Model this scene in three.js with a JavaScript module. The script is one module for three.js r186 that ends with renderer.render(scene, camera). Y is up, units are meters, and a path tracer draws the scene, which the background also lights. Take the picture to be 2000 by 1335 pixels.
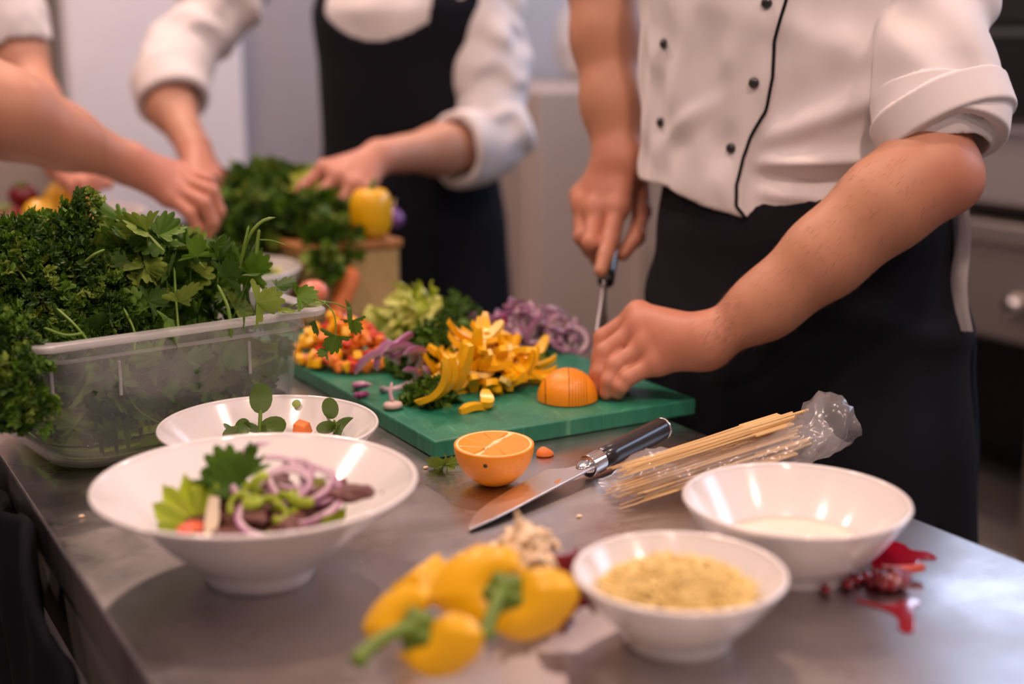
import * as THREE from 'three';
import { RoundedBoxGeometry } from 'three/addons/geometries/RoundedBoxGeometry.js';
import { mergeGeometries } from 'three/addons/utils/BufferGeometryUtils.js';
import { RectAreaLightUniformsLib } from 'three/addons/lights/RectAreaLightUniformsLib.js';
import { createNoise3D, createNoise2D } from 'simplex-noise';

// ---------------------------------------------------------------- camera, exposure, window light
// x runs across the work table towards the range, -z runs down the kitchen, y is up (metres).
const scene = new THREE.Scene();
scene.background = new THREE.Color(0x0b0b0d);
const camera = new THREE.PerspectiveCamera(28.8, 2000 / 1335, 0.05, 40);
camera.position.set(0, 1.31, 0);
camera.rotation.order = 'YXZ';
camera.rotation.set(THREE.MathUtils.degToRad(-12.73), THREE.MathUtils.degToRad(-30), 0);
camera.focus = 1.37;
camera.userData.fStop = camera.getFocalLength() / 1000 / 0.0245;
scene.add(camera);
const renderer = new THREE.WebGLRenderer({ antialias: true });
renderer.toneMapping = THREE.LinearToneMapping;
renderer.toneMappingExposure = 0.365;
renderer.shadowMap.enabled = true;
RectAreaLightUniformsLib.init();

const WARM = new THREE.Color().setRGB(1.0, 0.68, 0.57), COOL = new THREE.Color().setRGB(0.60, 0.72, 1.0);
const WINDOW = { x: 3.05, y: 2.02, z: -1.55, w: 3.6, h: 0.62 };
{
  const l = new THREE.RectAreaLight(COOL, 10.5, WINDOW.w, WINDOW.h);
  l.position.set(WINDOW.x - 0.03, WINDOW.y, WINDOW.z);
  l.lookAt(-1, WINDOW.y - 0.35, WINDOW.z);
  scene.add(l);
}
// warm ceiling downlights, built with their fittings further down: [x, z, candela]
const LAMPS = [[0.55, -0.15, 13], [-0.5, -0.9, 11], [1.5, -0.55, 9], [0.55, -1.75, 8], [-0.2, 0.9, 13], [-0.6, -2.3, 9], [1.75, -2.5, 12], [1.4, 0.8, 12], [0.6, -2.75, 15]];

// ---------------------------------------------------------------- helpers
let seed = 20240611;
const rnd = () => { seed = (seed + 0x6d2b79f5) | 0; let t = Math.imul(seed ^ (seed >>> 15), 1 | seed); t = (t + Math.imul(t ^ (t >>> 7), 61 | t)) ^ t; return ((t ^ (t >>> 14)) >>> 0) / 4294967296; };
const rr = (a, b) => a + (b - a) * rnd();
const noise3 = createNoise3D(rnd), noise2 = createNoise2D(rnd);
const V = (a, b, c) => a.isVector3 ? a.clone() : Array.isArray(a) ? new THREE.Vector3(...a) : new THREE.Vector3(a, b, c);
const smooth = (a, b, x) => { const t = Math.min(1, Math.max(0, (x - a) / (b - a))); return t * t * (3 - 2 * t); };
const clamp = (x, a, b) => Math.min(b, Math.max(a, x));
const used = {};
const numbered = (n) => { used[n] = (used[n] ?? -1) + 1; return used[n] ? `${n}_${String(used[n]).padStart(3, '0')}` : n; };
function lit(m) { m.castShadow = true; m.receiveShadow = true; return m; }
function part(name, geometry, material, parent) { const m = lit(new THREE.Mesh(geometry, material)); m.name = name; parent.add(m); return m; }
function tag(o, label, category, group, kind) { o.userData.label = label; o.userData.category = category; if (group) o.userData.group = group; if (kind) o.userData.kind = kind; return o; }
function solo(name, geometry, material, label, category, group, kind) { const m = part(numbered(name), geometry, material, scene); return tag(m, label, category, group, kind); }
function thing(name, label, category, at = [0, 0, 0], turn = 0, group) { const o = new THREE.Group(); o.name = numbered(name); o.position.set(...at); o.rotation.y = turn; scene.add(o); return tag(o, label, category, group); }
function copy(o, at, label) { const c = o.clone(); c.name = numbered(o.name.replace(/_\d{3}$/, '')); if (at) c.position.set(...at); if (label) c.userData = { ...o.userData, label }; scene.add(c); return c; }
function structure(name, geometry, material, label, category) { const m = part(name, geometry, material, scene); tag(m, label, category); m.userData.kind = 'structure'; return m; }
// parts drawn in world metres become local to the foot of their thing
function settle(g, base) { const b = new THREE.Vector3(...base); g.position.copy(b); g.children.forEach((o) => o.position.sub(b)); return g; }
const box = (w, h, d, x = 0, y = 0, z = 0, r = 0.004) => { const g = r > 0 ? new RoundedBoxGeometry(w, h, d, 2, Math.min(r, w / 2.01, h / 2.01, d / 2.01)) : new THREE.BoxGeometry(w, h, d); g.translate(x, y, z); return g; };
const merge = (list) => mergeGeometries(list.map((g) => { const q = g.index ? g.toNonIndexed() : g; for (const k of Object.keys(q.attributes)) if (!['position', 'normal', 'uv'].includes(k)) q.deleteAttribute(k); return q; }));
const lathe = (pts, n = 96) => new THREE.LatheGeometry(pts.map(([r, y]) => new THREE.Vector2(Math.max(r, 1e-5), y)), n);
const curve = (pts, closed = false) => new THREE.CatmullRomCurve3(pts.map((p) => V(p)), closed);
// tube of varying radius along a curve
function taper(pts, radii, segs = 24, sides = 10, cap = true) {
  const c = curve(pts), g = new THREE.TubeGeometry(c, segs, 1, sides, false), p = g.attributes.position, R = (t) => { const x = t * (radii.length - 1), i = Math.min(radii.length - 2, Math.floor(x)); return radii[i] + (radii[i + 1] - radii[i]) * (x - i); };
  for (let i = 0; i <= segs; i++) {
    const t = i / segs, o = c.getPointAt(t), r = R(t) * (cap && (i === 0 || i === segs) ? 0.02 : 1);
    for (let j = 0; j <= sides; j++) { const k = i * (sides + 1) + j; p.setXYZ(k, o.x + (p.getX(k) - o.x) * r, o.y + (p.getY(k) - o.y) * r, o.z + (p.getZ(k) - o.z) * r); }
  }
  g.computeVertexNormals();
  return g;
}
function bend(g, f) { const p = g.attributes.position, v = new THREE.Vector3(); for (let i = 0; i < p.count; i++) { v.fromBufferAttribute(p, i); f(v); p.setXYZ(i, v.x, v.y, v.z); } g.computeVertexNormals(); return g; }
function tint(g, f) { const p = g.attributes.position, c = new Float32Array(p.count * 3), v = new THREE.Vector3(); for (let i = 0; i < p.count; i++) { v.fromBufferAttribute(p, i); c.set(f(v, i), i * 3); } g.setAttribute('color', new THREE.BufferAttribute(c, 3)); return g; }

// ---------------------------------------------------------------- meshing of signed distance fields (surface nets)
function cells(f, lo, hi, h, outside) {
  const B = 4, n = [0, 1, 2].map((k) => Math.ceil((hi[k] - lo[k]) / h / B) * B + 1), [nx, ny, nz] = n;
  const d = new Float32Array(nx * ny * nz).fill(1), at = (i, j, k) => i + nx * (j + ny * k), reach = h * (B * 0.866 * 1.35 + 1);
  for (let k = 0; k < nz - 1; k += B) for (let j = 0; j < ny - 1; j += B) for (let i = 0; i < nx - 1; i += B) {
    const c = f(lo[0] + (i + B / 2) * h, lo[1] + (j + B / 2) * h, lo[2] + (k + B / 2) * h), skip = Math.abs(c) > reach;
    for (let z = k; z <= k + B; z++) for (let y = j; y <= j + B; y++) for (let x = i; x <= i + B; x++) {
      const q = at(x, y, z);
      if (skip) { if (d[q] === 1) d[q] = c > 0 ? 1.0001 : -1; } else if (d[q] === 1 || Math.abs(d[q]) >= 1) d[q] = f(lo[0] + x * h, lo[1] + y * h, lo[2] + z * h);
    }
  }
  const pos = [], idx = [], id = new Int32Array(nx * ny * nz).fill(-1);
  const E = [[0, 1], [0, 2], [0, 4], [1, 3], [1, 5], [2, 3], [2, 6], [3, 7], [4, 5], [4, 6], [5, 7], [6, 7]], v8 = new Float32Array(8);
  for (let k = 0; k < nz - 1; k++) for (let j = 0; j < ny - 1; j++) for (let i = 0; i < nx - 1; i++) {
    let m = 0;
    for (let c = 0; c < 8; c++) { v8[c] = d[at(i + (c & 1), j + ((c >> 1) & 1), k + (c >> 2))]; if (v8[c] < 0) m |= 1 << c; }
    if (m === 0 || m === 255) continue;
    let x = 0, y = 0, z = 0, w = 0;
    for (const [a, b] of E) if ((v8[a] < 0) !== (v8[b] < 0)) { const t = clamp(v8[a] / (v8[a] - v8[b]), 0, 1); x += (a & 1) + ((b & 1) - (a & 1)) * t; y += ((a >> 1) & 1) + (((b >> 1) & 1) - ((a >> 1) & 1)) * t; z += (a >> 2) + ((b >> 2) - (a >> 2)) * t; w++; }
    id[at(i, j, k)] = pos.length / 3;
    pos.push(lo[0] + (i + x / w) * h, lo[1] + (j + y / w) * h, lo[2] + (k + z / w) * h);
  }
  const quad = (a, b, c, e, flip) => { if (a < 0 || b < 0 || c < 0 || e < 0) return; if (flip) idx.push(a, c, b, a, e, c); else idx.push(a, b, c, a, c, e); };
  for (let k = 1; k < nz - 1; k++) for (let j = 1; j < ny - 1; j++) for (let i = 1; i < nx - 1; i++) {
    const s = d[at(i, j, k)] < 0;
    if (s !== d[at(i + 1, j, k)] < 0) quad(id[at(i, j - 1, k - 1)], id[at(i, j, k - 1)], id[at(i, j, k)], id[at(i, j - 1, k)], !s);
    if (s !== d[at(i, j + 1, k)] < 0) quad(id[at(i - 1, j, k - 1)], id[at(i - 1, j, k)], id[at(i, j, k)], id[at(i, j, k - 1)], !s);
    if (s !== d[at(i, j, k + 1)] < 0) quad(id[at(i - 1, j - 1, k)], id[at(i, j - 1, k)], id[at(i, j, k)], id[at(i - 1, j, k)], !s);
  }
  const nor = new Float32Array(pos.length), e = h * 0.6;
  for (let i = 0; i < pos.length; i += 3) {
    const [x, y, z] = [pos[i], pos[i + 1], pos[i + 2]], gx = f(x + e, y, z) - f(x - e, y, z), gy = f(x, y + e, z) - f(x, y - e, z), gz = f(x, y, z + e) - f(x, y, z - e), l = Math.hypot(gx, gy, gz) || 1;
    nor[i] = gx / l; nor[i + 1] = gy / l; nor[i + 2] = gz / l;
  }
  let use = idx;
  if (outside) { use = []; const inn = (q) => outside.some(([a, b]) => [0, 1, 2].every((t) => pos[q * 3 + t] > a[t] && pos[q * 3 + t] < b[t])); for (let t = 0; t < idx.length; t += 3) if (!(inn(idx[t]) && inn(idx[t + 1]) && inn(idx[t + 2]))) use.push(idx[t], idx[t + 1], idx[t + 2]); }
  const g = new THREE.BufferGeometry();
  g.setAttribute('position', new THREE.BufferAttribute(new Float32Array(pos), 3));
  g.setAttribute('normal', new THREE.BufferAttribute(nor, 3));
  g.setAttribute('uv', new THREE.BufferAttribute(new Float32Array(pos.length / 3 * 2), 2));
  g.setIndex(use);
  return g;
}
const smin = (a, b, k) => { const h = Math.max(k - Math.abs(a - b), 0) / k; return Math.min(a, b) - h * h * k * 0.25; };
const smax = (a, b, k) => -smin(-a, -b, k);
// tapered capsule between two joints [x, y, z, r]
function capsule(a, b) {
  const dx = b[0] - a[0], dy = b[1] - a[1], dz = b[2] - a[2], ll = dx * dx + dy * dy + dz * dz || 1e-9;
  return (x, y, z) => { const px = x - a[0], py = y - a[1], pz = z - a[2], t = clamp((px * dx + py * dy + pz * dz) / ll, 0, 1); return Math.hypot(px - dx * t, py - dy * t, pz - dz * t) - (a[3] + (b[3] - a[3]) * t); };
}
function chain(joints, k = 0.004) { const c = joints.slice(1).map((j, i) => capsule(joints[i], j)); return (x, y, z) => { let d = c[0](x, y, z); for (let i = 1; i < c.length; i++) d = smin(d, c[i](x, y, z), k); return d; }; }
const ball = (c, r, s = [1, 1, 1]) => { const m = Math.min(...s); return (x, y, z) => (Math.hypot((x - c[0]) / s[0], (y - c[1]) / s[1], (z - c[2]) / s[2]) - r) * m; };
const J = (p, r) => [...p, r];
// a column with elliptical sections: rows of [height, half width, half depth, shift sideways, shift forward]
function column(at, turn, rows) {
  const c = Math.cos(turn), s = Math.sin(turn);
  const sec = (y) => { let i = 0; while (i < rows.length - 2 && y > rows[i + 1][0]) i++; const t = smooth(rows[i][0], rows[i + 1][0], y); return rows[i].map((q, k) => q + (rows[i + 1][k] - q) * t); };
  // local: side (his own left), front
  const local = (x, z) => [(x - at[0]) * c + (z - at[1]) * -s, (x - at[0]) * s + (z - at[1]) * c];
  const world = (u, w) => [at[0] + u * c + w * s, at[1] - u * s + w * c];
  const f = (x, y, z) => {
    const q = sec(clamp(y, rows[0][0], rows[rows.length - 1][0])), [u0, w0] = local(x, z), u = u0 - q[3], w = w0 - q[4], l = Math.hypot(u / q[1], w / q[2]), g = Math.hypot(u / q[1] ** 2, w / q[2] ** 2) || 1e-6;
    return l < 0.05 ? -Math.min(q[1], q[2]) : l * (l - 1) / g;
  };
  return { f, sec, local, world };
}

// ---------------------------------------------------------------- textures and materials
function raster(w, h, f, srgb = false) { const a = new Uint8Array(w * h * 4); for (let j = 0; j < h; j++) for (let i = 0; i < w; i++) { const c = f(i / w, j / h, i, j), k = (j * w + i) * 4; a[k] = clamp(c[0], 0, 255); a[k + 1] = clamp(c[1], 0, 255); a[k + 2] = clamp(c[2], 0, 255); a[k + 3] = 255; } const t = new THREE.DataTexture(a, w, h); t.wrapS = t.wrapT = THREE.RepeatWrapping; t.magFilter = THREE.LinearFilter; t.minFilter = THREE.LinearMipmapLinearFilter; if (srgb) t.colorSpace = THREE.SRGBColorSpace; t.needsUpdate = true; return t; }
const grey = (v) => [v, v, v];
const M = (o) => new THREE.MeshPhysicalMaterial(o);
const rgb = (r, g, b) => new THREE.Color().setRGB(r, g, b);
const scratch = raster(1024, 1024, (u, v, i, j) => { const line = noise2(u * 9, j * 0.8) * 7 + noise2(u * 3 + 40, j * 0.33) * 6; const blot = noise2(u * 4, v * 4) * 26 + noise2(u * 13, v * 13) * 12 + noise2(u * 50 + 9, v * 50) * 5; return grey(128 + line + blot); });
const steelTop = M({ color: rgb(0.49, 0.455, 0.445), metalness: 1, roughness: 0.62, roughnessMap: scratch, bumpMap: scratch, bumpScale: 0.00006 });
const steel = M({ color: rgb(0.52, 0.49, 0.47), metalness: 1, roughness: 0.38 });
const beigeSteel = M({ color: rgb(0.60, 0.50, 0.43), metalness: 0.35, roughness: 0.55 });
const rangeSteel = M({ color: rgb(0.40, 0.35, 0.31), metalness: 0.9, roughness: 0.45 });
const steelSatin = M({ color: rgb(0.55, 0.51, 0.48), metalness: 0.9, roughness: 0.5 });
const polished = M({ color: rgb(0.78, 0.76, 0.75), metalness: 1, roughness: 0.14 });
const bladeSteel = M({ color: rgb(0.88, 0.86, 0.85), metalness: 1, roughness: 0.29 });
const blackPlastic = M({ color: rgb(0.012, 0.012, 0.014), roughness: 0.28, clearcoat: 0.5, clearcoatRoughness: 0.15 });
const blackMatte = M({ color: rgb(0.008, 0.007, 0.007), roughness: 0.7 });
const porcelain = M({ color: rgb(0.80, 0.775, 0.76), roughness: 0.16, clearcoat: 0.6, clearcoatRoughness: 0.08 });
const whitePlastic = M({ color: rgb(0.78, 0.77, 0.77), roughness: 0.35 });
const wallPaint = M({ color: rgb(0.66, 0.65, 0.67), roughness: 0.85 });
const tanPaint = M({ color: rgb(0.33, 0.27, 0.22), roughness: 0.8 });
const ceilingPaint = M({ color: rgb(0.75, 0.74, 0.73), roughness: 0.9 });
const floorTex = raster(512, 512, (u, v) => { const n = noise2(u * 60, v * 60) * 14 + noise2(u * 7, v * 7) * 12; return [104 + n, 96 + n, 90 + n]; }, true);
const floorMat = M({ color: 0xffffff, map: floorTex, roughness: 0.45 });
const fridgeWhite = M({ color: rgb(0.80, 0.79, 0.83), roughness: 0.3 });
const greySheet = M({ color: rgb(0.42, 0.40, 0.42), metalness: 0.35, roughness: 0.45 });
const whiteCloth = M({ color: rgb(0.74, 0.71, 0.705), roughness: 0.9, sheen: 0.15, sheenColor: rgb(1, 1, 1) });
const blackCloth = M({ color: rgb(0.007, 0.008, 0.012), roughness: 0.9, specularIntensity: 0.35 });
const navyCloth = M({ color: rgb(0.009, 0.016, 0.032), roughness: 0.9, specularIntensity: 0.35 });
const skin = M({ color: 0xffffff, vertexColors: true, roughness: 0.5, clearcoat: 0.06, clearcoatRoughness: 0.45 });
const armHair = M({ color: rgb(0.11, 0.06, 0.035), roughness: 0.6 });
const hairMat = M({ color: rgb(0.035, 0.02, 0.012), roughness: 0.6 });
const boardTex = raster(1024, 1024, (u, v, i, j) => { const w = noise2(u * 5, v * 5) * 0.5 + noise2(u * 19, v * 19) * 0.3, s = Math.pow(Math.max(0, noise2(u * 120 + v * 20, v * 7 + u * 3)), 6) * 40 + Math.pow(Math.max(0, noise2(u * 14 - v * 9, v * 130 + u * 30)), 6) * 40, c = noise2(u * 70, v * 70) * 4; const f = Math.pow(Math.max(0, noise2(u * 3.1 + 7, v * 3.3)), 1.5) * 34; return [30 + s * 1.3 + w * 14 + c + f, 116 + s + w * 14 + c + f * 0.55, 88 + s * 0.9 + w * 10 + c + f * 0.45]; }, true);
const boardGreen = M({ color: 0xffffff, map: boardTex, roughness: 0.42 });
const woodTex = raster(512, 512, (u, v) => { const g = noise2(u * 2.5, v * 30) * 16 + noise2(u * 9, v * 120) * 9; return [172 + g, 118 + g, 66 + g * 0.8]; }, true);
const woodTop = M({ color: 0xffffff, map: woodTex, roughness: 0.55 });
const boxTex = raster(256, 256, (u, v) => { const g = noise2(u * 20, v * 3) * 7 + noise2(u * 60, v * 60) * 4; return [188 + g, 160 + g, 104 + g]; }, true);
const boxBeige = M({ color: 0xffffff, map: boxTex, roughness: 0.65 });
const clearPlastic = M({ color: rgb(0.93, 0.95, 0.96), roughness: 0.24, transmission: 0.95, thickness: 0, ior: 1.45, side: THREE.DoubleSide });
const clearRim = M({ color: rgb(0.82, 0.82, 0.82), roughness: 0.3, transmission: 0.72, thickness: 0, ior: 1.45, side: THREE.DoubleSide });
const bagFilm = M({ color: rgb(0.93, 0.92, 0.93), roughness: 0.2, transmission: 0.86, thickness: 0, ior: 1.42, side: THREE.DoubleSide });
const leafMats = [[0.07, 0.16, 0.009], [0.1, 0.22, 0.01], [0.045, 0.11, 0.01], [0.2, 0.3, 0.035]].map((c) => M({ color: rgb(...c), roughness: 0.6, specularIntensity: 0.5, transmission: 0.3, thickness: 0, side: THREE.DoubleSide }));
const paleLeaf = M({ color: rgb(0.60, 0.66, 0.15), roughness: 0.55, transmission: 0.3, thickness: 0, side: THREE.DoubleSide });
const limeLeaf = M({ color: rgb(0.40, 0.52, 0.02), roughness: 0.5, transmission: 0.3, thickness: 0, side: THREE.DoubleSide });
const lambLeaf = M({ color: rgb(0.075, 0.14, 0.018), roughness: 0.4, transmission: 0.2, thickness: 0, side: THREE.DoubleSide });
const stemGreen = M({ color: rgb(0.13, 0.24, 0.025), roughness: 0.5 });
const pepperYellow = M({ color: rgb(0.87, 0.48, 0.002), roughness: 0.36, clearcoat: 0.25, clearcoatRoughness: 0.2 });
const pepperFlesh = M({ color: rgb(0.85, 0.66, 0.2), roughness: 0.45 });
const pepperOrange = M({ color: rgb(0.85, 0.25, 0.03), roughness: 0.35 });
const pepperRed = M({ color: rgb(0.62, 0.055, 0.02), roughness: 0.32 });
const darkRed = M({ color: rgb(0.20, 0.006, 0.012), roughness: 0.25, clearcoat: 0.4, clearcoatRoughness: 0.15 });
const tomatoRed = M({ color: rgb(0.19, 0.004, 0.004), roughness: 0.25, clearcoat: 0.2, clearcoatRoughness: 0.15 });
const carrotMat = M({ color: rgb(0.8, 0.2, 0.035), roughness: 0.5 });
const creamCore = M({ color: rgb(0.85, 0.66, 0.42), roughness: 0.6 });
const onionMat = M({ color: 0xffffff, vertexColors: true, roughness: 0.32, transmission: 0.15, thickness: 0 });
const cheeseMat = M({ color: rgb(0.94, 0.76, 0.32), roughness: 0.5, transmission: 0.12, thickness: 0 });
const meatMat = M({ color: rgb(0.13, 0.045, 0.035), roughness: 0.45 });
const bamboo = M({ color: rgb(0.68, 0.46, 0.2), roughness: 0.6 });
const peelTex = raster(512, 256, (u, v) => grey(150 + noise2(u * 90, v * 45) * 50 + noise2(u * 170, v * 85) * 30));
const peel = M({ color: rgb(0.88, 0.29, 0.006), roughness: 0.36, bumpMap: peelTex, bumpScale: 0.0005, clearcoat: 0.2, clearcoatRoughness: 0.3 });
const pulp = M({ color: rgb(0.86, 0.35, 0.018), roughness: 0.22, transmission: 0.15, thickness: 0 });
const pith = M({ color: rgb(0.88, 0.66, 0.33), roughness: 0.6 });

// ---------------------------------------------------------------- the room
const ROOM = { x0: -2.3, x1: 3.1, z0: -3.9, z1: 2.4, h: 2.78 };
{
  const { x0, x1, z0, z1, h } = ROOM, w = x1 - x0, d = z1 - z0, cx = (x0 + x1) / 2, cz = (z0 + z1) / 2, t = 0.12;
  const fg = box(w + 2 * t, t, d + 2 * t, cx, -t / 2, cz, 0);
  { const p = fg.attributes.position, uv = fg.attributes.uv; for (let i = 0; i < p.count; i++) uv.setXY(i, p.getX(i), p.getZ(i)); }
  structure('floor', fg, floorMat, 'worn grey-brown kitchen floor under the steel table', 'floor');
  structure('ceiling', box(w + 2 * t, t, d + 2 * t, cx, h + t / 2, cz, 0), ceilingPaint, 'plain off-white kitchen ceiling with recessed downlights', 'ceiling');
  structure('wall_back', box(w + 2 * t, h, t, cx, h / 2, z0 - t / 2, 0), wallPaint, 'pale lavender-grey wall at the end of the kitchen', 'wall');
  structure('wall_front', box(w + 2 * t, h, t, cx, h / 2, z1 + t / 2, 0), wallPaint, 'plain wall behind the photographer', 'wall');
  structure('wall_left', box(t, h, d, x0 - t / 2, h / 2, cz, 0), wallPaint, 'plain wall on the fridge side of the kitchen', 'wall');
  // the wall behind the range has a window opening above the black splashback
  const { y, z, w: ww, h: wh } = WINDOW, lo = y - wh / 2, hi = y + wh / 2, za = z - ww / 2, zb = z + ww / 2;
  structure('wall_right', merge([box(t, lo, d, x1 + t / 2, lo / 2, cz, 0), box(t, h - hi, d, x1 + t / 2, (h + hi) / 2, cz, 0), box(t, wh, za - z0, x1 + t / 2, y, (za + z0) / 2, 0), box(t, wh, z1 - zb, x1 + t / 2, y, (z1 + zb) / 2, 0)]), wallPaint, 'wall behind the range with a long window', 'wall');
  const win = thing('window_1', 'long frosted daylight window above the range', 'window', [x1, y, z]);
  win.userData.kind = 'structure';
  const glow = M({ color: rgb(0.8, 0.85, 0.9), roughness: 0.4, emissive: COOL, emissiveIntensity: 3 });
  const frame = [box(0.1, 0.05, ww, 0.05, wh / 2 - 0.025, 0), box(0.1, 0.05, ww, 0.05, -wh / 2 + 0.025, 0), box(0.1, wh, 0.05, 0.05, 0, ww / 2 - 0.025), box(0.1, wh, 0.05, 0.05, 0, -ww / 2 + 0.025)];
  for (const k of [-1, 0, 1]) frame.push(box(0.08, wh, 0.045, 0.05, 0, k * ww / 4));
  part('window_frame', merge(frame), whitePlastic, win);
  for (let k = 0; k < 4; k++) part('pane', box(0.012, wh - 0.1, ww / 4 - 0.05, 0.06, 0, (k - 1.5) * ww / 4, 0), glow, win);
  structure('baseboard_back', box(w, 0.09, 0.015, cx, 0.045, z0 + 0.008), greySheet, 'grey skirting along the end wall', 'baseboard');
}
// recessed round ceiling lamps
LAMPS.forEach(([x, z, cd], i) => {
  const near = ['over the bowls', 'over the container of parsley', 'over the chef with the buttoned jacket', 'over the green board', 'behind the photographer on the fridge side', 'over the bowl of tomatoes', 'beside the range', 'behind the photographer on the range side', 'in front of the white fridge'][i];
  const l = thing('ceiling_lamp', `round recessed warm downlight in the ceiling ${near}`, 'ceiling lamp', [x, ROOM.h, z], 0, 'warm round downlights');
  part('trim_ring', lathe([[0.055, -0.002], [0.056, -0.012], [0.085, -0.012], [0.092, -0.004], [0.092, 0]], 40), whitePlastic, l);
  part('lamp_lens', lathe([[0, -0.004], [0.04, -0.006], [0.056, -0.003]], 32), M({ color: rgb(0.9, 0.85, 0.8), emissive: WARM, emissiveIntensity: 14, side: THREE.DoubleSide }), l);
  const s = new THREE.SpotLight(WARM, cd, 0, 1.32, 0.55, 2);
  s.position.set(0, -0.03, 0); s.target.position.set(0, -2, 0); s.castShadow = true; s.shadow.radius = 3.2; l.add(s, s.target);
});

// ---------------------------------------------------------------- far end: fridge, steel cupboards
{
  const zb = ROOM.z0;
  const f = thing('fridge', 'tall white fridge with smooth doors against the end wall', 'fridge', [0.88, 0, zb + 0.34]);
  part('body', box(0.42, 1.92, 0.62, 0, 1.0, 0.0, 0.012), fridgeWhite, f);
  part('door', box(0.42, 1.22, 0.05, 0, 1.34, 0.34, 0.014), fridgeWhite, f);
  part('door', box(0.42, 0.66, 0.05, 0, 0.385, 0.34, 0.014), fridgeWhite, f);
  for (const x of [-0.17, 0.17]) part('foot', lathe([[0, 0], [0.025, 0], [0.025, 0.04], [0, 0.04]], 16).translate(x, 0, 0.24), blackMatte, f);
  const g = thing('steel_cupboard', 'narrow grey steel cupboard standing beside the white fridge', 'cupboard', [1.345, 0, zb + 0.33]);
  part('body', box(0.5, 2.0, 0.6, 0, 1.0, 0, 0.008), greySheet, g);
  for (const s of [-1, 1]) { const d = part('door', box(0.24, 1.86, 0.02, s * 0.123, 1.02, 0.31, 0.004), greySheet, g); part('handle', box(0.012, 0.14, 0.02, s * 0.02, 1.05, 0.325, 0.004), steel, d); }
  const t = thing('tan_cupboard', 'tall dull brown cupboard beside the white fridge', 'cupboard', [0.185, 0, zb + 0.33]);
  part('body', box(0.96, 2.1, 0.6, 0, 1.05, 0, 0.01), tanPaint, t);
  for (const s of [-1, 1]) part('door', box(0.46, 1.95, 0.02, s * 0.235, 1.08, 0.31, 0.004), tanPaint, t);
  const c = thing('steel_fridge', 'waist-high stainless fridge cabinet by the end wall', 'fridge', [2.45, 0, zb + 0.4]);
  part('body', box(1.18, 1.13, 0.7, 0, 0.625, 0, 0.01), beigeSteel, c);
  for (let k = 0; k < 3; k++) { const d = part('door', box(0.375, 1.1, 0.03, (k - 1) * 0.385, 0.632, 0.362, 0.008), beigeSteel, c); part('handle', box(0.02, 0.3, 0.02, (k - 1) * 0.385 + 0.16, 0.6, 0.385, 0.008), beigeSteel, d); }
  for (const [x, z] of [[-0.5, 0.28], [0.5, 0.28], [-0.5, -0.28], [0.5, -0.28]]) part('foot', lathe([[0, 0], [0.03, 0], [0.025, 0.07], [0, 0.07]], 16).translate(x, 0, z), steel, c);
  // the sack standing on the steel fridge
  const sack = cells((x, y, z) => smax(smin(ball([0, 0.12, 0], 0.16, [1.05, 0.9, 0.8])(x, y, z), ball([0.03, 0.24, 0], 0.12, [1, 1, 0.8])(x, y, z), 0.06) + 0.006 * noise3(x * 16, y * 10, z * 16), -y, 0.01), [-0.25, -0.02, -0.2], [0.25, 0.42, 0.2], 0.012);
  const sk = solo('paper_sack', sack, whitePlastic, 'pale crumpled sack on the waist-high stainless fridge', 'sack');
  sk.position.set(2.32, 1.19, zb + 0.45);
}
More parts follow.
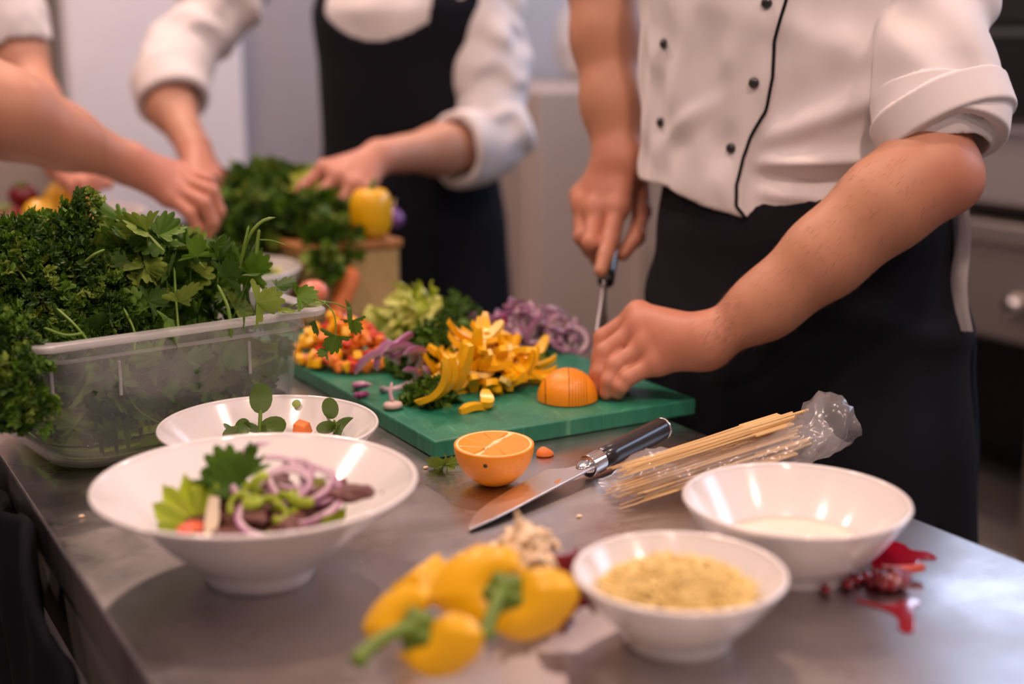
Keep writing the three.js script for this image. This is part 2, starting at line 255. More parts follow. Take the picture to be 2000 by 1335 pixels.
// ---------------------------------------------------------------- the range with its pan, behind the chef
{
  const r = thing('kitchen_range', 'stainless cooking range on legs behind the chef', 'range', [2.75, 0, -1.9]);
  const w = 0.62, d = 2.3;
  part('top', box(w, 0.05, d, 0, 0.885, 0, 0.008), rangeSteel, r);
  part('control_panel', box(0.03, 0.22, d - 0.04, -w / 2 + 0.035, 0.755, 0, 0.005), rangeSteel, r);
  part('body', box(w - 0.08, 0.24, d - 0.06, 0.02, 0.75, 0, 0.005), greySheet, r);
  for (let k = 0; k < 6; k++) { const kn = part('knob', lathe([[0, 0], [0.026, 0], [0.026, 0.012], [0.019, 0.018], [0.019, 0.034], [0, 0.036]], 24).rotateZ(Math.PI / 2).translate(-w / 2 + 0.02, 0.73, -0.76 + k * 0.34), polished, r); part('pointer', box(0.012, 0.03, 0.008, -w / 2 - 0.018, 0.735, -0.76 + k * 0.34, 0.003), blackPlastic, kn); }
  for (const [x, z] of [[-0.27, -1.1], [0.27, -1.1], [-0.27, 0.0], [0.27, 0.0], [-0.27, 1.1], [0.27, 1.1]]) part('leg', box(0.045, 0.64, 0.045, x, 0.32, z, 0.006), rangeSteel, r);
  part('shelf', box(w - 0.06, 0.02, d - 0.1, 0, 0.12, 0, 0.004), steelSatin, r);
  for (let k = 0; k < 4; k++) { const z = -0.84 + k * 0.56, bars = []; for (let q = -2; q <= 2; q++) { bars.push(box(0.5, 0.016, 0.014, 0, 0.935, z + q * 0.11, 0.004)); } for (const x of [-0.24, 0, 0.24]) bars.push(box(0.014, 0.03, 0.5, x, 0.925, z, 0.004)); part('grate', merge(bars), blackMatte, r); }
  const pan = thing('roasting_pan', 'deep grey steel pan on the range grates', 'pan', [2.69, 0.944, -1.86]);
  const wall = [box(0.46, 0.012, 0.66, 0, 0.006, 0, 0.004), box(0.012, 0.17, 0.66, -0.224, 0.085, 0, 0.004), box(0.012, 0.17, 0.66, 0.224, 0.085, 0, 0.004), box(0.46, 0.17, 0.012, 0, 0.085, -0.324, 0.004), box(0.46, 0.17, 0.012, 0, 0.085, 0.324, 0.004)];
  part('body', merge(wall), steelSatin, pan);
  part('rim', merge([box(0.03, 0.014, 0.7, -0.238, 0.172, 0, 0.005), box(0.03, 0.014, 0.7, 0.238, 0.172, 0, 0.005), box(0.5, 0.014, 0.03, 0, 0.172, -0.338, 0.005), box(0.5, 0.014, 0.03, 0, 0.172, 0.338, 0.005)]), steel, pan);
  const pot = thing('stock_pot', 'dark round pot on the shelf under the range', 'pot', [2.67, 0.131, -1.62]);
  part('body', lathe([[0, 0], [0.17, 0], [0.18, 0.01], [0.18, 0.3], [0.176, 0.3], [0.174, 0.012], [0, 0.01]], 48), blackMatte, pot);
  for (const s of [-1, 1]) part('handle', taper([[-0.05, 0.25, s * 0.17], [-0.03, 0.26, s * 0.215], [0.03, 0.26, s * 0.215], [0.05, 0.25, s * 0.17]], [0.007, 0.007], 20, 8), blackMatte, pot);
  const sp = thing('splashback', 'black panel on the wall behind the range', 'splashback', [ROOM.x1 - 0.012, 0, -1.9]);
  part('panel', box(0.02, 1.62, 2.5, 0, 0.9 - 0.06, 0, 0.004), blackMatte, sp);
  const h = thing('extractor_hood', 'black extractor hood hanging over the range', 'hood', [2.83, 1.34, -1.75]);
  part('body', box(0.44, 0.32, 1.5, 0, 0.16, 0, 0.02), blackMatte, h);
  part('filter', box(0.38, 0.02, 1.4, 0, -0.004, 0, 0.004), greySheet, h);
  // the dark neighbour counter beyond the other side of the table
  const c = thing('dark_counter', 'dark wooden counter across the aisle behind the hanging cloth', 'counter', [-0.75, 0, -0.95]);
  const dk = M({ color: rgb(0.02, 0.012, 0.01), roughness: 0.6 });
  part('body', box(0.5, 0.74, 1.5, 0, 0.41, 0, 0.01), dk, c);
  part('worktop', box(0.54, 0.04, 1.56, 0, 0.8, 0, 0.008), dk, c);
  part('plinth', box(0.46, 0.05, 1.4, 0, 0.025, 0, 0.004), blackMatte, c);
}
// ---------------------------------------------------------------- the steel work table
const TOP = 0.88;
{
  const x0 = 0.205, x1 = 0.905, z0 = -2.95, z1 = -0.32, w = x1 - x0, d = z1 - z0, cx = (x0 + x1) / 2, cz = (z0 + z1) / 2;
  const t = thing('work_table', 'long brushed stainless steel work table with square edges', 'table', [cx, 0, cz]);
  const g = box(w, 0.04, d, 0, TOP - 0.02, 0, 0.003);
  { const p = g.attributes.position, uv = g.attributes.uv; for (let i = 0; i < p.count; i++) uv.setXY(i, p.getX(i) * 1.3, p.getZ(i) * 1.3); }
  part('top', g, steelTop, t);
  part('rail', box(0.012, 0.10, d - 0.05, -w / 2 + 0.022, TOP - 0.09, 0, 0.003), steelSatin, t);
  part('rail', box(0.015, 0.10, d - 0.05, w / 2 - 0.05, TOP - 0.09, 0, 0.003), steelSatin, t);
  part('rail', box(w - 0.08, 0.10, 0.015, 0, TOP - 0.09, -d / 2 + 0.02, 0.003), steelSatin, t);
  part('rail', box(w - 0.08, 0.10, 0.015, 0, TOP - 0.09, d / 2 - 0.02, 0.003), steelSatin, t);
  part('shelf', box(w - 0.08, 0.02, d - 0.1, 0, 0.3, 0, 0.003), steelSatin, t);
  for (const sx of [-1, 1]) for (const k of [-1, 0, 1]) { const l = part('leg', box(0.04, TOP - 0.06, 0.04, sx * (w / 2 - 0.06), (TOP - 0.06) / 2 + 0.02, k * (d / 2 - 0.05), 0.004), steelSatin, t); part('rubber_foot', lathe([[0, 0], [0.024, 0], [0.02, 0.024], [0, 0.024]], 16).translate(sx * (w / 2 - 0.06), 0, k * (d / 2 - 0.05)), blackMatte, l); }
  // black cloth hung under the edge on the counter side
  const cl = cells((x, y, z) => { const top = 0.79 + 0.08 * smooth(-1.13, -1.24, z) - 0.012 * Math.sin(z * 17), fold = 0.006 * Math.sin(z * 46 + y * 3) + 0.006 * noise3(y * 4, z * 6, 2); return smax(smax(Math.abs(x - 0.19 - fold) - 0.007, Math.max(z + 0.42, -1.95 - z), 0.01), Math.max(y - top, 0.1 - y), 0.012); }, [0.15, 0.07, -2.0], [0.23, 0.91, -0.38], 0.0075);
  const c = thing('black_cloth', 'black cloth hanging under the table edge on the counter side', 'cloth', [0, 0, 0]);
  part('cloth', cl, blackCloth, c); settle(c, [0.19, 0.1, -1.2]);
}

// ---------------------------------------------------------------- people
const skinTone = (base, warm) => (v) => { const n = noise3(v.x * 22, v.y * 22, v.z * 22) * 0.5 + noise3(v.x * 70, v.y * 70, v.z * 70) * 0.3, m = 1 + 0.07 * n, w = warm(v); return [base[0] * m * (1 + 0.02 * w), base[1] * m * (1 - 0.13 * w - 0.03 * n), base[2] * m * (1 - 0.08 * w - 0.02 * n)]; };
// neck and head with brow, nose, lips, chin and ears; p is the base of the neck, dir the heading, down the nod
function headField(p, dir, nod = 0.3) {
  const c = Math.cos(dir), s = Math.sin(dir), cn = Math.cos(nod), sn = Math.sin(nod), o = [p[0] + s * 0.04, p[1] + 0.19, p[2] + c * 0.04];
  const L = (x, y, z) => { const a = (x - o[0]) * c - (z - o[2]) * s, b = (x - o[0]) * s + (z - o[2]) * c, h = y - o[1]; return [a, h * cn + b * sn, b * cn - h * sn]; };
  const skull = ball([0, 0.03, -0.015], 0.1, [0.76, 1.0, 0.95]), jaw = ball([0, -0.055, 0.03], 0.07, [0.78, 0.85, 0.8]), chin = ball([0, -0.105, 0.065], 0.022), nose = capsule([0, 0.01, 0.085, 0.009], [0, -0.035, 0.108, 0.014]), brow = capsule([-0.035, 0.022, 0.072, 0.012], [0.035, 0.022, 0.072, 0.012]), lip = capsule([-0.02, -0.067, 0.083, 0.008], [0.02, -0.067, 0.083, 0.008]), ear = [-1, 1].map((q) => ball([q * 0.078, -0.005, -0.01], 0.03, [0.3, 1, 0.6])), eye = [-1, 1].map((q) => ball([q * 0.032, 0.0, 0.071], 0.0125));
  return (x, y, z) => { const [a, b, g] = L(x, y, z); let d = smin(skull(a, b, g), jaw(a, b, g), 0.05); d = smin(d, chin(a, b, g), 0.03); d = smin(d, brow(a, b, g), 0.02); d = smin(d, nose(a, b, g), 0.012); d = smin(d, lip(a, b, g), 0.01); for (const e of ear) d = smin(d, e(a, b, g), 0.01); for (const e of eye) d = smin(d, e(a, b, g), 0.003); return smin(d, capsule([...p.slice(0, 1), p[1] - 0.04, p[2], 0.062], [o[0] - s * 0.03, o[1] - 0.05, o[2] - c * 0.03, 0.056])(x, y, z), 0.03); };
}
function hairField(p, dir, nod = 0.3) {
  const c = Math.cos(dir), s = Math.sin(dir), o = [p[0] + s * 0.04, p[1] + 0.19, p[2] + c * 0.04], cap = ball([0, 0.042, -0.028], 0.108, [0.8, 0.98, 0.95]);
  return (x, y, z) => { const a = (x - o[0]) * c - (z - o[2]) * s, b = (x - o[0]) * s + (z - o[2]) * c, h = y - o[1], q = h * Math.cos(nod) + b * Math.sin(nod), g = b * Math.cos(nod) - h * Math.sin(nod); return smax(cap(a, q, g) + 0.003 * noise3(a * 90, q * 30, g * 90), g - 0.03 - q * 0.35, 0.01); };
}
// hand from joints: wrist, then for each finger its knuckle, middle joint, end joint, tip; thumb likewise
function handField(wrist, fingers, thumb, o = {}) {
  const { r = 0.0098, palm = 0.0135, k = 0.016 } = o;
  const bones = fingers.map((f) => capsule(J(wrist, o.wr ?? 0.022), J(f[0], palm))), web = fingers.slice(1).map((f, i) => capsule(J(f[0], palm * 0.92), J(fingers[i][0], palm * 0.92)));
  const rad = [[r * 1.13, r * 1.05, r * 0.92, r * 0.8], [r * 1.16, r * 1.08, r * 0.95, r * 0.82], [r * 1.12, r * 1.03, r * 0.9, r * 0.78], [r * 0.98, r * 0.9, r * 0.8, r * 0.7]];
  const fc = fingers.map((f, i) => chain(f.map((j, q) => J(j, rad[i][q])), 0.004));
  const th = thumb && chain(thumb.map((j, q) => J(j, [0.018, 0.0125, 0.0115, 0.0092][q])), 0.007);
  return (x, y, z) => { let p = bones[0](x, y, z); for (let i = 1; i < bones.length; i++) p = smin(p, bones[i](x, y, z), 0.014); for (const w of web) p = smin(p, w(x, y, z), 0.008); let f = 1; for (const q of fc) f = smin(f, q(x, y, z), 0.0026); let d = smin(p, f, 0.009); if (th) d = smin(d, th(x, y, z), 0.007); return d; };
}
function mid(a, b, t = 0.5) { return a.map((q, i) => q + (b[i] - q) * t); }
// finger from knuckle, middle joint and tip: the end joint lies between, pushed by bow
const finger = (a, b, t, bow = [0, 0, 0]) => [a, b, mid(b, t, 0.52).map((q, i) => q + bow[i]), t];
const nail = (tip, n, along, s = 0.0075) => { const g = new THREE.SphereGeometry(1, 14, 8); g.scale(s * 0.85, s * 0.28, s * 1.1); const z = V(along).normalize(), y = V(n).normalize(), x = new THREE.Vector3().crossVectors(y, z).normalize(); y.crossVectors(z, x); g.applyMatrix4(new THREE.Matrix4().makeBasis(x, y, z)); g.translate(...tip); return g; };
function bodyMesh(field, whole, fine, tone) {
  const list = [cells(field, whole[0], whole[1], 0.013, fine.map(([a, b]) => [a.map((q) => q + 0.006), b.map((q) => q - 0.006)]))];
  for (const [a, b, h] of fine) list.push(cells(field, a, b, h));
  const g = mergeGeometries(list.map((q) => q.toNonIndexed()));
  return tint(g, tone);
}
const bounds = (pts, m) => [[0, 1, 2].map((k) => Math.min(...pts.map((p) => p[k])) - m), [0, 1, 2].map((k) => Math.max(...pts.map((p) => p[k])) + m)];
function shoes(parent, feet, turn) { for (const [x, z] of feet) { const f = cells((a, b, c) => smax(smin(ball([0, 0.045, 0.0], 0.055, [0.85, 1, 1.1])(a, b, c), ball([0, 0.03, 0.11], 0.048, [0.95, 0.8, 1.7])(a, b, c), 0.05), -b, 0.006), [-0.08, -0.02, -0.1], [0.08, 0.14, 0.24], 0.009); f.rotateY(turn); f.translate(x, 0, z); part('shoe', f, blackMatte, parent); } }

const ballDir0 = () => new THREE.Vector3(rr(-1, 1), rr(-1, 1), rr(-1, 1));
// ---- the chef who slices the orange
{
  const at = [1.159, -1.31], turn = THREE.MathUtils.degToRad(-65);
  const col = column(at, turn, [[1.0, 0.192, 0.14, 0, 0], [1.1, 0.194, 0.132, 0, 0.002], [1.2, 0.192, 0.128, 0, 0], [1.3, 0.197, 0.13, 0, 0], [1.4, 0.205, 0.132, 0, -0.004], [1.47, 0.2, 0.115, 0, -0.01], [1.53, 0.13, 0.085, 0, -0.02], [1.58, 0.075, 0.07, 0, -0.02]]);
  // joints of the arm that holds the orange
  const eL = [1.135, 1.169, -1.048], wL = [0.943, 0.977, -1.174], sL = [1.276, 1.474, -1.224];
  const armL = chain([J(sL, 0.04), J([1.181, 1.270, -1.089], 0.036), J(eL, 0.041), J([1.092, 1.132, -1.069], 0.0435), J([1.040, 1.075, -1.102], 0.0385), J([0.993, 1.020, -1.139], 0.0305), J(wL, 0.0255)], 0.045), olecranon = ball([1.163, 1.159, -1.036], 0.03);
  const L = { i0: [0.907, 0.993, -1.270], m0: [0.900, 0.982, -1.256], r0: [0.898, 0.964, -1.236], p0: [0.899, 0.947, -1.215] };
  const fingersL = [finger(L.i0, [0.874, 0.963, -1.295], [0.857, 0.919, -1.286], [0, 0, 0.003]), finger(L.m0, [0.861, 0.951, -1.272], [0.850, 0.909, -1.266], [-0.004, 0, 0.002]), finger(L.r0, [0.861, 0.940, -1.249], [0.848, 0.908, -1.248], [-0.004, 0, 0.002]), finger(L.p0, [0.865, 0.928, -1.231], [0.856, 0.910, -1.236], [-0.003, 0, 0.001])];
  const handL = handField([0.936, 0.973, -1.183], fingersL, [[0.936, 0.953, -1.213], [0.918, 0.932, -1.259], [0.893, 0.914, -1.281], [0.869, 0.902, -1.286]], { wr: 0.028, palm: 0.0155, r: 0.0109 });
  // joints of the knife arm
  const eR = [1.082, 1.394, -1.611], wR = [1.048, 1.151, -1.520], sR = [1.204, 1.578, -1.601];
  const armR = chain([J(sR, 0.05), J([1.123, 1.451, -1.620], 0.05), J(eR, 0.05), J([1.069, 1.317, -1.586], 0.0465), J([1.057, 1.227, -1.552], 0.0395), J(wR, 0.034)], 0.03);
  const fingersR = [finger([1.021, 1.091, -1.484], [0.994, 1.050, -1.460], [0.964, 1.016, -1.436], [0, 0.001, 0]), [[1.004, 1.087, -1.507], [0.977, 1.046, -1.480], [0.998, 1.022, -1.494], [1.029, 1.030, -1.511]], [[1.003, 1.091, -1.536], [0.984, 1.050, -1.513], [1.007, 1.027, -1.525], [1.037, 1.037, -1.538]], [[1.015, 1.099, -1.561], [1.002, 1.063, -1.545], [1.022, 1.039, -1.555], [1.050, 1.049, -1.563]]];
  const handR = handField([1.049, 1.146, -1.520], fingersR, [[1.071, 1.124, -1.512], [1.064, 1.083, -1.487], [1.039, 1.052, -1.464], [1.012, 1.031, -1.456]], { wr: 0.03, palm: 0.0175, r: 0.0118 });
  const head = headField([at[0] - 0.02, 1.55, at[1] + 0.01], turn, 0.55);
  const hip = col.world(0, 0), legs = [-0.095, 0.095].map((u) => { const [x, z] = col.world(u, 0.01); return chain([[x, 0.95, z, 0.085], [x, 0.5, z, 0.06], [x, 0.1, z, 0.045]], 0.03); });
  const field = (x, y, z) => { let d = smax(col.f(x, y, z) + 0.04, Math.max(y - 1.55, 0.92 - y), 0.02); d = smin(d, smin(armL(x, y, z), olecranon(x, y, z), 0.03), 0.02); d = smin(d, armR(x, y, z), 0.02); d = smin(d, handL(x, y, z), 0.016); d = smin(d, handR(x, y, z), 0.016); for (const l of legs) d = smin(d, l(x, y, z), 0.03); return smin(d, head(x, y, z), 0.02); };
  const g = thing('person', 'chef in white double-breasted jacket and black apron slicing an orange', 'person');
  const fineL = bounds([eL, wL, [1.181, 1.172, -1.022], [1.142, 1.227, -1.059]], 0.09), hL = bounds([...fingersL.flat(), [0.936, 0.973, -1.183]], 0.04), fR = bounds([wR, [1.082, 1.380, -1.607]], 0.07), hR = bounds([...fingersR.flat(), [1.064, 1.083, -1.487]], 0.035);
  const warm = (v) => smooth(0.17, 0.05, v.distanceTo(V(L.m0))) + smooth(0.14, 0.04, v.distanceTo(V(fingersR[0][0]))) + 0.9 * smooth(0.09, 0.02, v.distanceTo(V([1.149, 1.150, -1.023])));
  part('body', bodyMesh(field, [[0.75, 0.05, -1.75], [1.5, 1.92, -0.9]], [[...fineL, 0.0055], [...hL, 0.0028], [...fR, 0.0055], [...hR, 0.0032]], skinTone([0.50, 0.235, 0.135], warm)), skin, g);
  // jacket: the overlapping front panel ends in black piping
  const pipe = [[1.098, 5.5], [1.105, 3.8], [1.117, 0.9], [1.142, 0.4], [1.173, 2.0], [1.2, 4.5], [1.231, 9.7], [1.269, 11.4], [1.31, 11.4], [1.356, 14.3], [1.379, 14.9], [1.42, 17], [1.48, 19]];
  const pipeAt = (y) => { let i = 0; while (i < pipe.length - 2 && y > pipe[i + 1][0]) i++; return pipe[i][1] + (pipe[i + 1][1] - pipe[i][1]) * clamp((y - pipe[i][0]) / (pipe[i + 1][0] - pipe[i][0]), 0, 1); };
  const angle = (x, y, z) => { const q = col.sec(y), [u, w] = col.local(x, z); return THREE.MathUtils.radToDeg(Math.atan2((u - q[3]) / q[1], (w - q[4]) / q[2])); };
  const ridge = (x, w) => Math.exp(-x * x / (w * w));
  const torso = (x, y, z) => {
    const a = angle(x, y, z), front = smooth(110, 80, Math.abs(a));
    let d = col.f(x, y, z);
    d -= 0.0035 * smooth(pipeAt(y) + 0.8, pipeAt(y) - 0.8, a) * front * smooth(-95, -80, a);
    // cloth folds: a slanting pull across the belly, the fold over the apron tape, small ripples at the overlap
    const under = smooth(2, 14, a) * smooth(95, 60, a);
    d -= under * (0.013 * ridge(y - (1.172 + 0.0002 * (a - 30)), 0.011) + 0.012 * ridge(y - (1.2 + 0.00135 * (a - 10)), 0.02) - 0.007 * ridge(y - (1.152 - 0.0001 * a), 0.012) + 0.007 * ridge(y - 1.128 + 0.0004 * (a - 30), 0.012));
    d -= 0.004 * ridge(y - 1.3 - 0.0009 * (a - 40), 0.03) * under + 0.004 * ridge(y - 1.36 + 0.001 * (a + 20), 0.022) * front;
    const over = smooth(4, -8, a) * front;
    d -= over * (0.0035 * Math.sin(y * 62 + a * 0.12) * ridge(a - pipeAt(y) + 5, 7) + 0.005 * noise3(a * 0.045, y * 11, 3) + 0.006 * ridge(y - 1.215 - 0.0018 * (a + 22), 0.016) * ridge(a + 22, 14));
    return d - 0.003 * noise3(x * 16, y * 9, z * 16);
  };
  const hem = (x, y, z) => { const a = angle(x, y, z); return 1.108 + 0.007 * smooth(10, 40, a) + 0.022 * smooth(-6, -42, a) - 0.006 * ridge(a - 3, 8) - y; };
  const upL = chain([J(sL, 0.082), J([1.226, 1.368, -1.148], 0.068), J([1.180, 1.270, -1.090], 0.065), J([1.165, 1.222, -1.068], 0.066)], 0.02), inL = chain([J([1.166, 1.222, -1.068], 0.05), J([1.144, 1.122, -1.037], 0.064)], 0.02);
  const cA = V([1.167, 1.227, -1.065]), axis = V([1.195, 1.310, -1.109]).sub(V([1.167, 1.215, -1.062])).normalize();
  const ring = (c, ax, R, half, t) => (x, y, z) => { const px = x - c.x, py = y - c.y, pz = z - c.z, h = px * ax.x + py * ax.y + pz * ax.z, rad = Math.sqrt(Math.max(0, px * px + py * py + pz * pz - h * h)); return Math.hypot(Math.max(Math.abs(rad - R - h * 0.1) - t, 0), Math.max(Math.abs(h) - half, 0)) - 0.004; };
  const sideways = new THREE.Vector3(0.866, 0, 0.5);
  const cuff1 = ring(cA.clone().addScaledVector(axis, -0.003), axis.clone().addScaledVector(sideways, 0.1).normalize(), 0.0675, 0.019, 0.0035), cuff2 = ring(cA.clone().addScaledVector(axis, -0.002).addScaledVector(sideways, 0.004), axis.clone().addScaledVector(sideways, -0.34).normalize(), 0.0715, 0.0165, 0.003);
  const sleeveL = (x, y, z) => { const n = noise3(x * 12, y * 9, z * 12), w = Math.sin((x * 0.75 + z * 0.45 + y * 0.62) * 88) * 0.0045 * smooth(1.2, 1.28, y); return smin(smax(upL(x, y, z) - 0.004 * n - w, -inL(x, y, z), 0.006), smax(Math.min(cuff1(x, y, z) - 0.0012 * n, cuff2(x, y, z) - 0.0012 * n), -inL(x, y, z) - 0.01, 0.004), 0.003); };
  const upR = chain([J(sR, 0.082), J([1.122, 1.458, -1.622], 0.07), J([1.087, 1.393, -1.610], 0.0655)], 0.02), inR = chain([J([1.098, 1.415, -1.613], 0.056), J([1.064, 1.303, -1.586], 0.06)], 0.02);
  const cutR = V([1.083, 1.356, -1.598]), axR = V([1.124, 1.458, -1.621]).sub(V([1.077, 1.345, -1.596])).normalize().addScaledVector(sideways, 0.16).normalize();
  const sleeveR = (x, y, z) => smax(smax(upR(x, y, z) - 0.003 * noise3(x * 14, y * 12, z * 14), -inR(x, y, z), 0.004), -((x - cutR.x) * axR.x + (y - cutR.y) * axR.y + (z - cutR.z) * axR.z), 0.004);
  const jacket = (x, y, z) => { const d = smax(torso(x, y, z), Math.max(hem(x, y, z), y - 1.56), 0.006); return smin(d, sleeveR(x, y, z), 0.02); };
  const sb = bounds([sL, [1.165, 1.215, -1.067]], 0.11);
  // fine hairs along the forearm that holds the orange
  { const bm = g.children[0], p = bm.geometry.attributes.position, n = bm.geometry.attributes.normal, hair = new THREE.ConeGeometry(0.0001, 0.01, 4, 3).translate(0, 0.0052, 0), spots = []; const a = V(wL), b = V(eL).sub(a), ll = b.lengthSq(); for (let i = 0; i < 60000 && spots.length < 1500; i++) { const k = Math.floor(rnd() * p.count), q = new THREE.Vector3().fromBufferAttribute(p, k), t = q.clone().sub(a).dot(b) / ll; if (t < -0.02 || t > 0.95 || q.distanceTo(a.clone().addScaledVector(b, clamp(t, 0, 1))) > 0.075) continue; spots.push([q, new THREE.Vector3().fromBufferAttribute(n, k)]); } const m = lit(new THREE.InstancedMesh(hair, armHair, spots.length)), o = new THREE.Object3D(), dn = b.clone().normalize().negate(); spots.forEach(([q, w], i) => { const d = dn.clone().multiplyScalar(0.95).add(new THREE.Vector3(0, -0.35, 0)).addScaledVector(w, 0.42).add(ballDir0().multiplyScalar(0.25)).normalize(); o.position.copy(q); o.quaternion.setFromUnitVectors(new THREE.Vector3(0, 1, 0), d); o.scale.setScalar(rr(0.6, 1.1)); o.updateMatrix(); m.setMatrixAt(i, o.matrix); }); m.name = 'arm_hair'; m.userData.kind = 'stuff'; bm.add(m); }
  const jk = part('jacket', mergeGeometries([cells(jacket, [0.78, 1.07, -1.75], [1.5, 1.6, -0.98], 0.0048).toNonIndexed(), cells(sleeveL, sb[0], sb[1], 0.0031).toNonIndexed()]), whiteCloth, g);
  const surface = (y, deg, lift) => { const t = THREE.MathUtils.degToRad(deg), q = col.sec(y); let s = 0.9; for (let i = 0; i < 400; i++) { const [x, z] = col.world(q[3] + Math.sin(t) * q[1] * s, q[4] + Math.cos(t) * q[2] * s); if (torso(x, y, z) > 0) { const [a, b] = col.world(q[3] + Math.sin(t) * (q[1] * s + lift), q[4] + Math.cos(t) * (q[2] * s + lift)); return [a, y, b]; } s += 0.001; } };
  const line = []; for (let y = 1.101; y < 1.47; y += 0.008) line.push(surface(y, pipeAt(y) - 0.4, 0.0012));
  part('piping', taper(line, [0.0021, 0.0021], 160, 8), blackCloth, jk);
  for (const [y, a] of [[1.353, 7.6], [1.307, -36.6], [1.262, 4.5], [1.21, -40.4], [1.184, -4.1], [1.398, -33]]) { const p = surface(y, a, 0.002), [nx, nz] = [p[0] - at[0], p[2] - at[1]]; const b = new THREE.SphereGeometry(0.0066, 20, 14); b.scale(1, 1, 0.72); b.rotateY(Math.atan2(nx, nz)); b.translate(...p); part('button', b, blackPlastic, jk); }
  // long black apron with a dark seam, trousers below
  const skirt = column([1.166,-1.285], turn, [[0.3, 0.245, 0.17, 0.02, 0.0], [0.6, 0.235, 0.165, 0.015, 0.0], [0.8, 0.225, 0.16, 0.012, 0], [0.95, 0.214, 0.152, 0.008, 0], [1.06, 0.194, 0.136, 0, 0.0], [1.16, 0.184, 0.124, 0, 0]]);
  const apron = cells((x, y, z) => { const [u, w] = skirt.local(x, z), a = Math.atan2(u, w); let d = skirt.f(x, y, z) - 0.007 * Math.sin(a * 7 + y * 2.5) * smooth(1.05, 0.75, y) - 0.006 * noise3(x * 9, y * 3, z * 9) * smooth(1.1, 0.9, y) - 0.006 * ridge(y - 0.985 - 0.02 * Math.sin(a * 3), 0.02); d = Math.max(d, -skirt.f(x, y, z) - 0.016); return smax(d, Math.max(y - 1.13, 0.34 - y), 0.006); }, [0.84, 0.3, -1.62], [1.5, 1.16, -0.98], 0.009);
  const ap = part('apron', apron, blackCloth, g);
  const seamLine = []; for (let y = 0.36; y < 1.06; y += 0.05) { const q = skirt.sec(y), t = 1.72; const [x, z] = skirt.world(q[3] + Math.sin(t) * (q[1] + 0.004), q[4] + Math.cos(t) * (q[2] + 0.004)); seamLine.push([x, y, z]); }
  part('seam', taper(seamLine, [0.0032, 0.0032], 40, 6), navyCloth, ap);
  const tr = cells((x, y, z) => { let d = 1; for (const l of legs) d = Math.min(d, l(x, y, z) - 0.022 - 0.006 * noise3(x * 9, y * 6, z * 9)); return smax(d, Math.max(y - 0.9, 0.06 - y), 0.006); }, [0.9, 0.03, -1.6], [1.45, 0.93, -1.0], 0.013);
  part('trousers', tr, navyCloth, g);
  shoes(g, [-0.095, 0.095].map((u) => col.world(u, 0.03)), turn);
  part('hair', cells(hairField([at[0] - 0.02, 1.55, at[1] + 0.01], turn, 0.55), [0.9, 1.6, -1.5], [1.3, 1.95, -1.1], 0.009), hairMat, g);
  settle(g, [at[0], 0, at[1]]);
  // cloth tucked in at the back of the apron
  const tw = new THREE.PlaneGeometry(0.075, 0.17, 10, 24); bend(tw, (v) => { v.z += 0.008 * Math.sin(v.x * 90 + v.y * 8) + 0.004 * Math.sin(v.y * 40); v.x += 0.012 * Math.sin(v.y * 9) + 0.016 * (0.085 - v.y) / 0.17 * (v.x > 0 ? 1 : -0.2); });
  const tb = tw.clone(); tb.translate(0, 0, -0.006); { const ix = tb.index.array; for (let i = 0; i < ix.length; i += 3) [ix[i], ix[i + 1]] = [ix[i + 1], ix[i]]; tb.computeVertexNormals(); }
  const rim = new THREE.TubeGeometry(curve([[-0.04, -0.085, -0.003], [0, -0.087, -0.003], [0.05, -0.085, -0.003]]), 16, 0.004, 6);
  const towel = solo('towel', merge([tw, tb, rim]), whiteCloth, 'white towel tucked into the back of the slicing chef\'s apron', 'towel');
  towel.position.set(...[1.275, 1.049, -1.114]); towel.rotation.y = 0.9; towel.rotation.z = -0.2;
}
